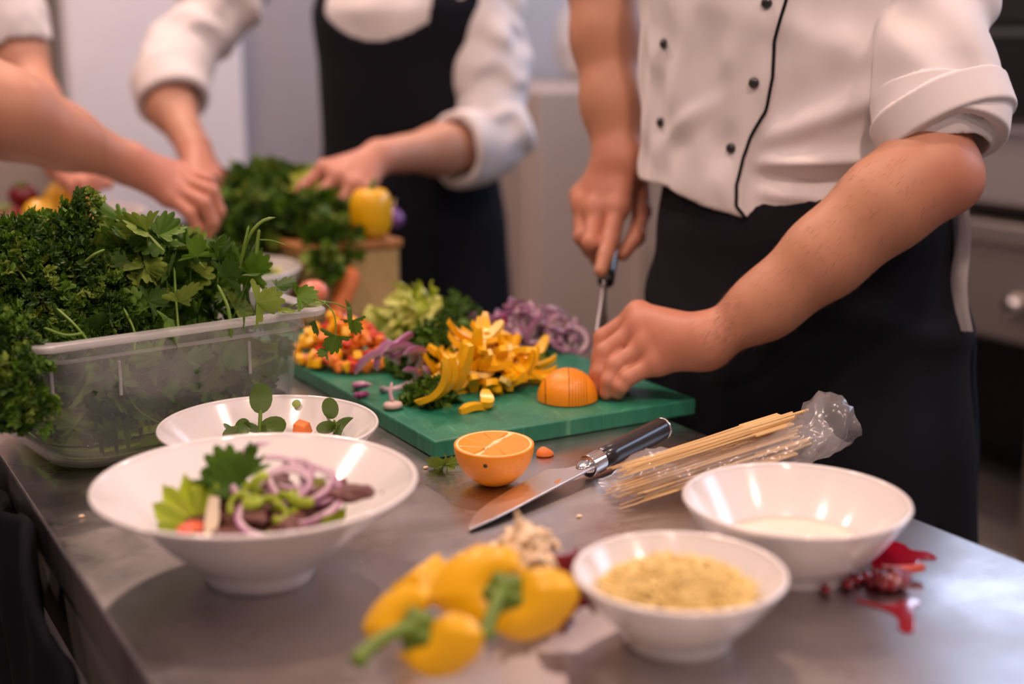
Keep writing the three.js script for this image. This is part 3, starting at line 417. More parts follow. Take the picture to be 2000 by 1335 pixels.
// ---- the cook in the bib apron
{
  const at = [1.12, -2.34], turn = THREE.MathUtils.degToRad(-52);
  const col = column(at, turn, [[1.0, 0.172, 0.13, 0, 0], [1.12, 0.165, 0.122, 0, 0], [1.25, 0.168, 0.125, 0, 0], [1.36, 0.178, 0.13, 0, 0], [1.42, 0.17, 0.11, 0, -0.01], [1.47, 0.11, 0.08, 0, -0.02], [1.5, 0.07, 0.065, 0, -0.02]]);
  const sL = [1.246, 1.544, -2.302], eL = [1.195, 1.122, -2.149], wL = [0.939, 1.121, -2.060], sR = [0.976, 1.575, -2.607], eR = [0.713, 1.271, -2.485], wR = [0.691, 1.128, -2.312];
  const armL = chain([J(sL, 0.046), J(eL, 0.042), J([1.069, 1.124, -2.104], 0.041), J(wL, 0.029)], 0.03), armR = chain([J(sR, 0.046), J(eR, 0.042), J([0.685, 1.193, -2.415], 0.039), J(wR, 0.028)], 0.03);
  const fL = [finger([0.836, 1.105, -2.068], [0.798, 1.076, -2.070], [0.784, 1.051, -2.078]), finger([0.850, 1.094, -2.040], [0.808, 1.062, -2.038], [0.792, 1.035, -2.052]), finger([0.868, 1.081, -2.020], [0.834, 1.052, -2.014], [0.818, 1.029, -2.029]), finger([0.888, 1.071, -2.012], [0.863, 1.046, -2.002], [0.852, 1.029, -2.015])];
  const fR = [finger([0.703, 1.083, -2.234], [0.698, 1.043, -2.203], [0.691, 1.012, -2.210]), finger([0.684, 1.079, -2.220], [0.676, 1.039, -2.191], [0.669, 1.006, -2.198]), finger([0.669, 1.082, -2.224], [0.660, 1.042, -2.195], [0.655, 1.010, -2.201]), finger([0.659, 1.086, -2.237], [0.647, 1.051, -2.210], [0.644, 1.025, -2.217])];
  const hL = handField([0.925, 1.119, -2.056], fL, [[0.901, 1.100, -2.077], [0.858, 1.065, -2.087], [0.830, 1.041, -2.085], [0.812, 1.024, -2.079]]), hR = handField([0.691, 1.122, -2.304], fR, [[0.703, 1.110, -2.288], [0.721, 1.076, -2.257], [0.720, 1.047, -2.238], [0.713, 1.025, -2.225]]);
  const neck = [at[0] - 0.02, 1.47, at[1] + 0.01], head = headField(neck, turn, 0.6), legs = [-0.09, 0.09].map((u) => { const [x, z] = col.world(u, 0); return chain([[x, 0.95, z, 0.085], [x, 0.5, z, 0.06], [x, 0.1, z, 0.045]], 0.03); });
  const field = (x, y, z) => { let d = smax(col.f(x, y, z) + 0.02, Math.max(y - 1.48, 0.9 - y), 0.02); for (const a of [armL, armR]) d = smin(d, a(x, y, z), 0.02); d = smin(d, hL(x, y, z), 0.014); d = smin(d, hR(x, y, z), 0.014); for (const l of legs) d = smin(d, l(x, y, z), 0.03); return smin(d, head(x, y, z), 0.02); };
  const g = thing('person', 'cook in rolled white sleeves and black bib apron sorting leafy greens', 'person');
  const b1 = bounds([...fL.flat(), wL], 0.035), b2 = bounds([...fR.flat(), wR], 0.035), warm = (v) => smooth(0.15, 0.04, v.distanceTo(V(fL[1][0]))) + smooth(0.15, 0.04, v.distanceTo(V(fR[1][0])));
  part('body', bodyMesh(field, [[0.55, 0.05, -2.7], [1.45, 1.85, -1.75]], [[...b1, 0.0035], [...b2, 0.0035]], skinTone([0.53, 0.27, 0.175], warm)), skin, g);
  const sl = (up, inn, cuffC, ax, R) => { const c = V(cuffC), a = V(ax).normalize(); return (x, y, z) => { const px = x - c.x, py = y - c.y, pz = z - c.z, h = px * a.x + py * a.y + pz * a.z, rad = Math.sqrt(Math.max(0, px * px + py * py + pz * pz - h * h)), cuff = Math.hypot(Math.max(Math.abs(rad - R) - 0.004, 0), Math.max(Math.abs(h) - 0.032, 0)) - 0.006, n = noise3(x * 11, y * 11, z * 11); return smin(smax(up(x, y, z) - 0.006 * n - 0.004 * Math.sin((y * 1.2 + x * 0.6 - z * 0.5) * 52 + 2 * n), -inn(x, y, z), 0.006), smax(cuff - 0.003 * n, -inn(x, y, z), 0.004), 0.006); }; };
  const upL = chain([J(sL, 0.08), J([1.220, 1.273, -2.198], 0.07), J([1.199, 1.144, -2.141], 0.064), J([1.149, 1.121, -2.128], 0.058)], 0.03), inL = chain([J([1.136, 1.122, -2.124], 0.046), J([1.020, 1.120, -2.084], 0.052)], 0.02);
  const upR = chain([J(sR, 0.08), J([0.824, 1.376, -2.537], 0.068), J([0.720, 1.273, -2.487], 0.06), J([0.696, 1.232, -2.454], 0.054)], 0.03), inR = chain([J([0.694, 1.223, -2.442], 0.044), J([0.682, 1.149, -2.358], 0.05)], 0.02);
  const d3 = (a, b) => a.map((q, i) => q - b[i]);
  const s1 = sl(upL, inL, [1.136, 1.122, -2.124], d3([1.197, 1.122, -2.148], [1.069, 1.124, -2.104]), 0.06), s2 = sl(upR, inR, [0.694, 1.226, -2.448], d3([0.698, 1.273, -2.487], [0.690, 1.185, -2.398]), 0.058);
  const jacket = (x, y, z) => { let d = smax(col.f(x, y, z) - 0.004 * noise3(x * 12, y * 7, z * 12), Math.max(0.98 - y, y - 1.48), 0.01); d = smin(d, s1(x, y, z), 0.012); return smin(d, s2(x, y, z), 0.012); };
  part('jacket', cells(jacket, [0.5, 0.93, -2.72], [1.46, 1.55, -1.9], 0.0085), whiteCloth, g);
  // bib with a scooped top, straps over the shoulders, long skirt
  const bib = cells((x, y, z) => { const [u, w] = col.local(x, z), a = Math.atan2(u, w), scoop = 1.312 + 3.4 * u * u, strap = Math.abs(Math.abs(u + 0.008) - 0.128) - 0.018; let d = Math.max(col.f(x, y, z) - 0.009, -col.f(x, y, z) - 0.004); d = Math.max(d, Math.abs(a) * 0.13 - 0.235 - 0.5 * smooth(1.2, 1.05, y)); d = Math.max(d, Math.min(y - scoop, Math.max(strap, y - 1.47))); return Math.max(d, 1.04 - y); }, [0.85, 1.0, -2.6], [1.4, 1.5, -2.08], 0.0075);
  const ap = part('apron', bib, blackCloth, g);
  const skirt = column([at[0], at[1]], turn, [[0.3, 0.21, 0.17, 0, 0], [0.7, 0.205, 0.16, 0, 0], [0.95, 0.195, 0.15, 0, 0], [1.1, 0.178, 0.134, 0, 0], [1.2, 0.172, 0.13, 0, 0]]);
  part('apron_skirt', cells((x, y, z) => { const [u, w] = skirt.local(x, z), a = Math.atan2(u, w), d = skirt.f(x, y, z) - 0.006 * Math.sin(a * 6 + y * 3) * smooth(1.05, 0.8, y); return smax(Math.max(d, -d - 0.016), Math.max(y - 1.1, 0.33 - y), 0.006); }, [0.85, 0.29, -2.62], [1.4, 1.14, -2.06], 0.011), blackCloth, ap);
  part('trousers', cells((x, y, z) => { let d = 1; for (const l of legs) d = Math.min(d, l(x, y, z) - 0.02); return smax(d, Math.max(y - 0.9, 0.06 - y), 0.006); }, [0.85, 0.03, -2.6], [1.4, 0.93, -2.05], 0.014), navyCloth, g);
  shoes(g, [-0.09, 0.09].map((u) => col.world(u, 0.03)), turn);
  part('hair', cells(hairField(neck, turn, 0.6), [0.9, 1.5, -2.55], [1.3, 1.88, -2.1], 0.01), hairMat, g);
  settle(g, [at[0], 0, at[1]]);
}
// ---- the helper reaching in from the fridge side of the table
{
  const at = [0.02, -2.12], turn = THREE.MathUtils.degToRad(85);
  const col = column(at, turn, [[0.95, 0.17, 0.125, 0, 0], [1.1, 0.168, 0.122, 0, 0], [1.25, 0.172, 0.125, 0, 0], [1.38, 0.18, 0.125, 0, 0], [1.44, 0.165, 0.105, 0, -0.01], [1.49, 0.1, 0.075, 0, -0.01], [1.52, 0.07, 0.065, 0, -0.01]]);
  const sN = [0.146, 1.431, -2.197], eN = [0.259, 1.250, -1.942], wN = [0.480, 1.141, -1.963], sF = [0.401, 1.539, -2.610], eF = [0.446, 1.284, -2.517], wF = [0.470, 1.112, -2.341];
  const armN = chain([J(sN, 0.058), J(eN, 0.056), J([0.324, 1.213, -1.918], 0.0575), J([0.394, 1.180, -1.941], 0.043), J(wN, 0.0295)], 0.03), armF = chain([J(sF, 0.056), J(eF, 0.046), J([0.457, 1.206, -2.444], 0.04), J(wF, 0.029)], 0.03);
  const fN = [[[0.572, 1.118, -1.987], [0.601, 1.107, -1.950], [0.610, 1.080, -1.944], [0.600, 1.056, -1.955]], [[0.562, 1.109, -1.961], [0.595, 1.094, -1.915], [0.605, 1.065, -1.913], [0.598, 1.038, -1.928]], [[0.551, 1.097, -1.946], [0.579, 1.079, -1.902], [0.590, 1.052, -1.901], [0.585, 1.027, -1.915]], [[0.539, 1.088, -1.939], [0.559, 1.065, -1.904], [0.569, 1.043, -1.904], [0.568, 1.023, -1.918]]];
  const fF = [finger([0.501, 1.096, -2.295], [0.518, 1.094, -2.267], [0.521, 1.076, -2.254]), finger([0.489, 1.091, -2.282], [0.503, 1.087, -2.256], [0.505, 1.069, -2.250]), finger([0.477, 1.088, -2.277], [0.485, 1.082, -2.253], [0.487, 1.065, -2.248]), finger([0.465, 1.088, -2.284], [0.469, 1.080, -2.262], [0.469, 1.067, -2.258])];
  const hN = handField([0.495, 1.134, -1.965], fN, [[0.527, 1.112, -2.000], [0.562, 1.079, -2.007], [0.587, 1.067, -1.995], [0.600, 1.052, -1.978]], { palm: 0.0155, r: 0.0108, wr: 0.025 }), hF = handField([0.471, 1.106, -2.332], fF, [[0.494, 1.101, -2.348], [0.521, 1.092, -2.341], [0.533, 1.084, -2.321], [0.539, 1.074, -2.303]]);
  const neck = [at[0] + 0.02, 1.49, at[1]], head = headField(neck, turn, 0.55), legs = [-0.09, 0.09].map((u) => { const [x, z] = col.world(u, 0); return chain([[x, 0.95, z, 0.085], [x, 0.5, z, 0.06], [x, 0.1, z, 0.045]], 0.03); });
  const field = (x, y, z) => { let d = smax(col.f(x, y, z) + 0.02, Math.max(y - 1.48, 0.9 - y), 0.02); for (const a of [armN, armF]) d = smin(d, a(x, y, z), 0.02); d = smin(d, hN(x, y, z), 0.014); d = smin(d, hF(x, y, z), 0.014); for (const l of legs) d = smin(d, l(x, y, z), 0.03); return smin(d, head(x, y, z), 0.02); };
  const g = thing('person', 'helper with bare forearms and short white sleeves reaching across the table', 'person');
  const warm = (v) => smooth(0.15, 0.03, v.distanceTo(V(fN[1][0]))) + smooth(0.15, 0.03, v.distanceTo(V(fF[1][0])));
  part('body', bodyMesh(field, [[-0.3, 0.05, -2.75], [0.75, 1.88, -1.5]], [[...bounds([...fN.flat(), wN], 0.035), 0.0035], [...bounds([...fF.flat(), wF], 0.035), 0.0035]], skinTone([0.53, 0.25, 0.155], warm)), skin, g);
  const upN = chain([J(sN, 0.085), J([0.209, 1.324, -2.061], 0.075)], 0.02), upF = chain([J(sF, 0.08), J([0.437, 1.345, -2.539], 0.066), J([0.442, 1.312, -2.527], 0.064)], 0.02), inF = chain([J([0.440, 1.319, -2.530], 0.05), J([0.456, 1.231, -2.474], 0.058)], 0.02), cutF = V([0.442, 1.305, -2.526]);
  part('jacket', cells((x, y, z) => { let d = smax(col.f(x, y, z) - 0.004 * noise3(x * 12, y * 7, z * 12), Math.max(0.98 - y, y - 1.5), 0.01); d = smin(d, upN(x, y, z), 0.02); return d; }, [-0.4, 0.93, -2.5], [0.5, 1.58, -1.6], 0.0105), whiteCloth, g);
  part('sleeve', cells((x, y, z) => smax(smax(upF(x, y, z) - 0.003 * noise3(x * 15, y * 15, z * 15), cutF.y - y + 0.12 * (x - cutF.x), 0.004), -inF(x, y, z), 0.004), ...bounds([sF, [0.442, 1.312, -2.527]], 0.1), 0.005), whiteCloth, g.children[g.children.length - 1]);
  const skirt = column(at, turn, [[0.3, 0.2, 0.16, 0, 0], [0.95, 0.185, 0.14, 0, 0], [1.1, 0.175, 0.13, 0, 0], [1.2, 0.172, 0.128, 0, 0]]);
  part('apron', cells((x, y, z) => { const d = skirt.f(x, y, z); return smax(Math.max(d, -d - 0.016), Math.max(y - 1.1, 0.33 - y), 0.006); }, [-0.28, 0.29, -2.42], [0.3, 1.14, -1.84], 0.013), blackCloth, g);
  part('trousers', cells((x, y, z) => { let d = 1; for (const l of legs) d = Math.min(d, l(x, y, z) - 0.02); return smax(d, Math.max(y - 0.9, 0.06 - y), 0.006); }, [-0.28, 0.03, -2.42], [0.3, 0.93, -1.84], 0.014), navyCloth, g);
  shoes(g, [-0.09, 0.09].map((u) => col.world(u, 0.03)), turn);
  part('hair', cells(hairField(neck, turn, 0.55), [-0.25, 1.5, -2.35], [0.3, 1.9, -1.9], 0.01), hairMat, g);
  settle(g, [at[0], 0, at[1]]);
}

// ---------------------------------------------------------------- bowls
const bowlShape = (r, h, foot, thick = 0.0045, belly = 0.35) => {
  const out = [], inn = [], N = 22;
  for (let i = 0; i <= N; i++) { const t = i / N, y = 0.012 + (h - 0.012) * t, q = foot + (r - foot) * (Math.pow(t, 1 - belly) * 0.75 + t * 0.25); out.push([q, y]); inn.push([Math.max(0, q - thick * (1.15 - 0.3 * t)), Math.max(0.016, y + 0.0005)]); }
  const fr = foot * 0.94;
  return [[0, 0.004], [fr - 0.006, 0.004], [fr - 0.004, 0], [fr, 0], [fr + 0.001, 0.006], ...out, [r - 0.0008, h + 0.0016], [r - thick * 0.5, h + 0.0024], [r - thick * 0.9, h + 0.001], ...inn.reverse(), [foot * 0.6, 0.0125], [0, 0.0115]];
};
function bowl(label, at, r, h, foot, thick, belly, material = porcelain) { const m = solo('bowl', lathe(bowlShape(r, h, foot, thick, belly), 120), material, label, 'bowl'); m.position.set(...at); return m; }
const B1 = [0.336, TOP, -0.998], B2 = [0.424, TOP, -1.215], BC = [0.561, TOP, -0.727], BW = [0.7245, TOP, -0.786], BL = [0.606, TOP, -1.925], BT = [0.468, TOP, -2.376];
bowl('wide white footed bowl holding the meat salad with onion rings', B1, 0.1315, 0.081, 0.048, 0.0052, 0.02);
bowl('white bowl with a few lamb\'s lettuce sprigs, behind the meat salad', B2, 0.1085, 0.0605, 0.06, 0.0038, 0.3);
bowl('small white bowl heaped with grated cheese', BC, 0.0785, 0.053, 0.043, 0.0048, 0.32);
bowl('white bowl with cream sauce beside the grated cheese', BW, 0.0935, 0.0615, 0.052, 0.0045, 0.36);
bowl('white bowl of shredded lettuce behind the parsley container', BL, 0.122, 0.098, 0.07, 0.005, 0.3);
bowl('deep white bowl of tomatoes and yellow peppers', BT, 0.146, 0.14, 0.085, 0.006, 0.3, whitePlastic);
{ const c = solo('cream_sauce', lathe([[0, 0.0238], [0.05, 0.0238], [0.0605, 0.0246], [0.056, 0.0205], [0, 0.0195]], 64), M({ color: rgb(0.83, 0.73, 0.6), roughness: 0.25 }), 'smooth cream sauce in the white bowl beside the cheese', 'sauce'); c.position.set(...BW); }

// ---------------------------------------------------------------- leaves
function fan(nr, nt, span, R, Z) {
  const p = [], ix = [];
  for (let i = 0; i <= nr; i++) for (let j = 0; j <= nt; j++) { const r = i / nr, a = -span + 2 * span * j / nt, q = R(a, j) * r; p.push(Math.sin(a) * q, Z(r, a), Math.cos(a) * q); }
  for (let i = 0; i < nr; i++) for (let j = 0; j < nt; j++) { const k = i * (nt + 1) + j; ix.push(k, k + nt + 1, k + 1, k + 1, k + nt + 1, k + nt + 2); }
  const g = new THREE.BufferGeometry(); g.setAttribute('position', new THREE.Float32BufferAttribute(p, 3)); g.setAttribute('uv', new THREE.Float32BufferAttribute(new Float32Array(p.length / 3 * 2), 2)); g.setIndex(ix); g.computeVertexNormals(); return g;
}
const curly = [0, 1, 2, 3, 4].map((k) => merge([-1, 0, 1].map((b) => { const ph = rr(0, 6); return fan(4, 20, 2.2, (a) => 0.66 + 0.2 * Math.cos(3 * a + ph) + 0.12 * Math.sin(8 * a + ph), (r, a) => r * r * (0.3 * Math.sin(7 * a + ph) + 0.17 * Math.sin(13 * a - ph)) + 0.3 * r).scale(0.72, 0.72, 0.72).rotateX(rr(-0.3, 0.5)).rotateZ(b * 0.5).rotateY(b * 0.9 + rr(-0.2, 0.2)).translate(b * 0.28, 0, 0.2 - Math.abs(b) * 0.1); })));
const flat = [0, 1, 2, 3].map((k) => { const droop = rr(-0.25, 0.3), cup = rr(-0.25, 0.25), ph = rr(0, 3); return fan(4, 42, 1.75, (a, j) => (0.34 + 0.62 * Math.pow(Math.abs(Math.cos(a * 1.42)), 0.75)) * (j % 4 === 0 ? 0.86 : j % 4 === 2 ? 1.05 : 1), (r, a) => droop * r * r * 0.6 + cup * r * Math.abs(Math.sin(a * 1.42)) * 0.5 + 0.04 * r * Math.sin(5 * a + ph)); });
const oval = [0, 1].map((k) => { const g = fan(5, 16, Math.PI, () => 1, (r, a) => 0.18 * r * r * (k ? 1 : 0.6) + 0.05 * r * Math.cos(a)); g.scale(0.37, 0.5, 0.5); g.translate(0, 0, 0.45); return g; });
const frilly = [0, 1].map((k) => fan(6, 40, 1.5, (a, j) => 0.9 + 0.08 * Math.sin(11 * a), (r, a) => r * r * (0.13 * Math.sin(12 * a + k) + 0.09 * Math.sin(23 * a)) + 0.25 * r * r));
const UPV = new THREE.Vector3(0, 1, 0);
function aim(o, dir, roll = rr(0, 6.28)) { const z = V(dir).normalize(), x = new THREE.Vector3().crossVectors(Math.abs(z.y) > 0.95 ? new THREE.Vector3(1, 0, 0) : UPV, z).normalize(), y = new THREE.Vector3().crossVectors(z, x); o.quaternion.setFromRotationMatrix(new THREE.Matrix4().makeBasis(x, y, z)); o.rotateZ(roll); return o; }
const pick = (a) => a[Math.floor(rnd() * a.length)];
const ballDir = () => { const z = rr(-1, 1), a = rr(0, 6.283), s = Math.sqrt(1 - z * z); return new THREE.Vector3(s * Math.cos(a), z, s * Math.sin(a)); };
// a bundle of leaves filling ellipsoids: the outermost are leaves of their own, the inner mass is one part
function bunch(thingy, blobs, geos, mats, own, mass, size) {
  const total = blobs.reduce((s, b) => s + b[1] ** 2, 0), face = new THREE.Vector3(-0.5, 0.25, 0.83);
  const spots = [];
  for (const [c, r, s = [1, 1, 1]] of blobs) { const n = Math.round((own + mass) * r * r / total); for (let i = 0; i < n; i++) { const d = ballDir(), q = Math.pow(rnd(), 0.28); spots.push({ p: V(c).add(d.clone().multiply(V(s)).multiplyScalar(r * q)), d, q: q + 0.55 * d.dot(face) + rr(0, 0.25) }); } }
  spots.sort((a, b) => b.q - a.q);
  const rest = mats.map(() => []);
  spots.forEach((s, i) => {
    const dir = s.d.clone().add(ballDir().multiplyScalar(0.75)).add(new THREE.Vector3(0, 0.25, 0));
    if (i < own) { const m = part('leaf', pick(geos), pick(mats), thingy); m.position.copy(s.p); aim(m, dir); m.scale.setScalar(size * rr(0.75, 1.3)); }
    else { const o = new THREE.Object3D(); o.position.copy(s.p); aim(o, dir); o.scale.setScalar(size * rr(0.7, 1.25)); o.updateMatrix(); rest[Math.floor(rnd() * mats.length)].push(o.matrix.clone()); }
  });
  rest.forEach((list, k) => { if (!list.length) return; const m = lit(new THREE.InstancedMesh(geos[k % geos.length], mats[k], list.length)); list.forEach((q, i) => m.setMatrixAt(i, q)); m.name = 'inner_leaves'; m.userData.kind = 'stuff'; thingy.add(m); });
}
const stemTo = (g, pts, r = 0.0013, mat = stemGreen) => part('stem', taper(pts, [r, r * 0.8], 14, 6), mat, g);

// curly parsley spilling over the corner of the container
{
  const g = thing('curly_parsley', 'big dark bunch of curly parsley spilling over the container corner', 'parsley');
  const blobs = [[[0.258, 1.038, -1.449], 0.085, [1, 0.85, 0.9]], [[0.283, 1.077, -1.469], 0.06, [1.1, 0.85, 1]], [[0.307, 1.038, -1.433], 0.058, [1, 0.9, 1]], [[0.258, 1.089, -1.498], 0.045, [1.1, 0.8, 1]], [[0.319, 1.018, -1.397], 0.036, [1, 0.9, 0.8]], [[0.309, 1.095, -1.459], 0.032], [[0.233, 1.051, -1.467], 0.065], [[0.253, 1.008, -1.385], 0.05, [1.2, 0.6, 0.8]], [[0.324, 1.062, -1.453], 0.035], [[0.199, 1.017, -1.324], 0.04, [0.9, 1, 0.5]], [[0.203, 1.002, -1.252], 0.026, [1, 1.1, 0.5]], [[0.209, 0.982, -1.232], 0.016, [1, 1.1, 0.6]], [[0.190, 0.988, -1.257], 0.024, [1, 1.2, 0.6]], [[0.305, 1.133, -1.459], 0.012], [[0.316, 1.142, -1.449], 0.011], [[0.350, 1.082, -1.431], 0.014, [1.4, 0.6, 0.8]]];
  bunch(g, blobs, curly, [leafMats[0], leafMats[2], leafMats[1], leafMats[3]], 290, 1700, 0.0138);
  for (const s of [[[0.296, 1.088, -1.393], [0.305, 1.097, -1.384], [0.316, 1.101, -1.385]], [[0.258, 1.050, -1.358], [0.270, 1.035, -1.323], [0.285, 1.009, -1.313]], [[0.288, 1.102, -1.460], [0.305, 1.123, -1.456], [0.317, 1.148, -1.450]], [[0.328, 1.041, -1.374], [0.334, 1.016, -1.358], [0.330, 0.997, -1.349]], [[0.241, 1.035, -1.340], [0.258, 1.030, -1.317], [0.276, 1.030, -1.319]], [[0.229, 1.089, -1.468], [0.234, 1.084, -1.428], [0.244, 1.065, -1.405]]]) stemTo(g, s, 0.0016);
  settle(g, [0.256, 0.982, -1.436]);
}
// ---------------------------------------------------------------- the translucent container
const BOX = { x: 0.362, z: -1.442, turn: THREE.MathUtils.degToRad(8.3) };
{
  const ringPts = (hx, hz, r, y) => { const o = []; for (let q = 0; q < 4; q++) { const sx = [1, -1, -1, 1][q], sz = [1, 1, -1, -1][q]; for (let i = 0; i <= 9; i++) { const a = q * Math.PI / 2 + i / 9 * Math.PI / 2; o.push([sx * (hx - r) + Math.cos(a) * r, y, sz * (hz - r) + Math.sin(a) * r]); } } return o; };
  const loft = (rings, closeTop = false, closeBottom = false) => { const p = [], ix = [], n = rings[0].length; rings.forEach((r) => r.forEach((q) => p.push(...q))); for (let k = 0; k < rings.length - 1; k++) for (let i = 0; i < n; i++) { const a = k * n + i, b = k * n + (i + 1) % n; ix.push(a, a + n, b, b, a + n, b + n); } const cap = (k, up) => { const c = p.length / 3; p.push(0, rings[k][0][1], 0); for (let i = 0; i < n; i++) { const a = k * n + i, b = k * n + (i + 1) % n; up ? ix.push(a, c, b) : ix.push(a, b, c); } }; if (closeBottom) cap(0, false); if (closeTop) cap(rings.length - 1, true); const g = new THREE.BufferGeometry(); g.setAttribute('position', new THREE.Float32BufferAttribute(p, 3)); g.setAttribute('uv', new THREE.Float32BufferAttribute(new Float32Array(p.length / 3 * 2), 2)); g.setIndex(ix); g.computeVertexNormals(); return g; };
  const t = thing('food_container', 'translucent plastic food container filled with parsley and water', 'container', [BOX.x, TOP, BOX.z], BOX.turn);
  const wall = (i) => loft([ringPts(0.104 - i, 0.074 - i, 0.03, 0.0005 + i), ringPts(0.118 - i, 0.088 - i, 0.04, 0.0025 + i), ringPts(0.1285 - i, 0.0985 - i, 0.046, 0.008 + i), ringPts(0.135 - i, 0.105 - i, 0.046, 0.017 + i), ringPts(0.1385 - i, 0.1085 - i, 0.044, 0.03), ringPts(0.144 - i, 0.114 - i, 0.026, 0.122), ringPts(0.147 - i, 0.117 - i, 0.026, 0.127), ringPts(0.149 - i, 0.119 - i, 0.026, 0.143)], false, true);
  part('body', merge([wall(0), wall(0.0022)]), clearPlastic, t);
  part('rim', loft([ringPts(0.147, 0.117, 0.022, 0.1435), ringPts(0.149, 0.119, 0.022, 0.146), ringPts(0.162, 0.132, 0.022, 0.146), ringPts(0.1645, 0.1345, 0.024, 0.144), ringPts(0.1645, 0.1345, 0.024, 0.1395), ringPts(0.16, 0.13, 0.022, 0.1395), ringPts(0.15, 0.12, 0.022, 0.141)]), clearRim, t);
  part('ledge', loft([ringPts(0.145, 0.115, 0.026, 0.1225), ringPts(0.1485, 0.1185, 0.027, 0.1245), ringPts(0.1475, 0.1175, 0.026, 0.1275)]), clearRim, t);
  for (const x of [-0.137, -0.072, 0.072]) part('rib', box(0.0035, 0.036, 0.003, x, 0.1, Math.abs(x) > 0.1 ? 0.1035 : 0.1135, 0.0012), clearRim, t);
  for (const z of [-0.06, 0.05]) part('rib', box(0.003, 0.036, 0.0035, 0.1435, 0.1, z, 0.0012), clearRim, t);
  const wt = solo('water', loft([ringPts(0.1, 0.07, 0.03, 0.0045), ringPts(0.122, 0.092, 0.042, 0.0105), ringPts(0.131, 0.101, 0.043, 0.02), ringPts(0.1355, 0.1055, 0.042, 0.043)], true, true), M({ color: rgb(0.9, 0.95, 0.75), roughness: 0.05, transmission: 1, thickness: 0.1, ior: 1.33, attenuationColor: rgb(0.42, 0.5, 0.12), attenuationDistance: 0.12 }), 'shallow greenish water at the bottom of the plastic container', 'water');
  wt.position.set(BOX.x, TOP, BOX.z); wt.rotation.y = BOX.turn;
}
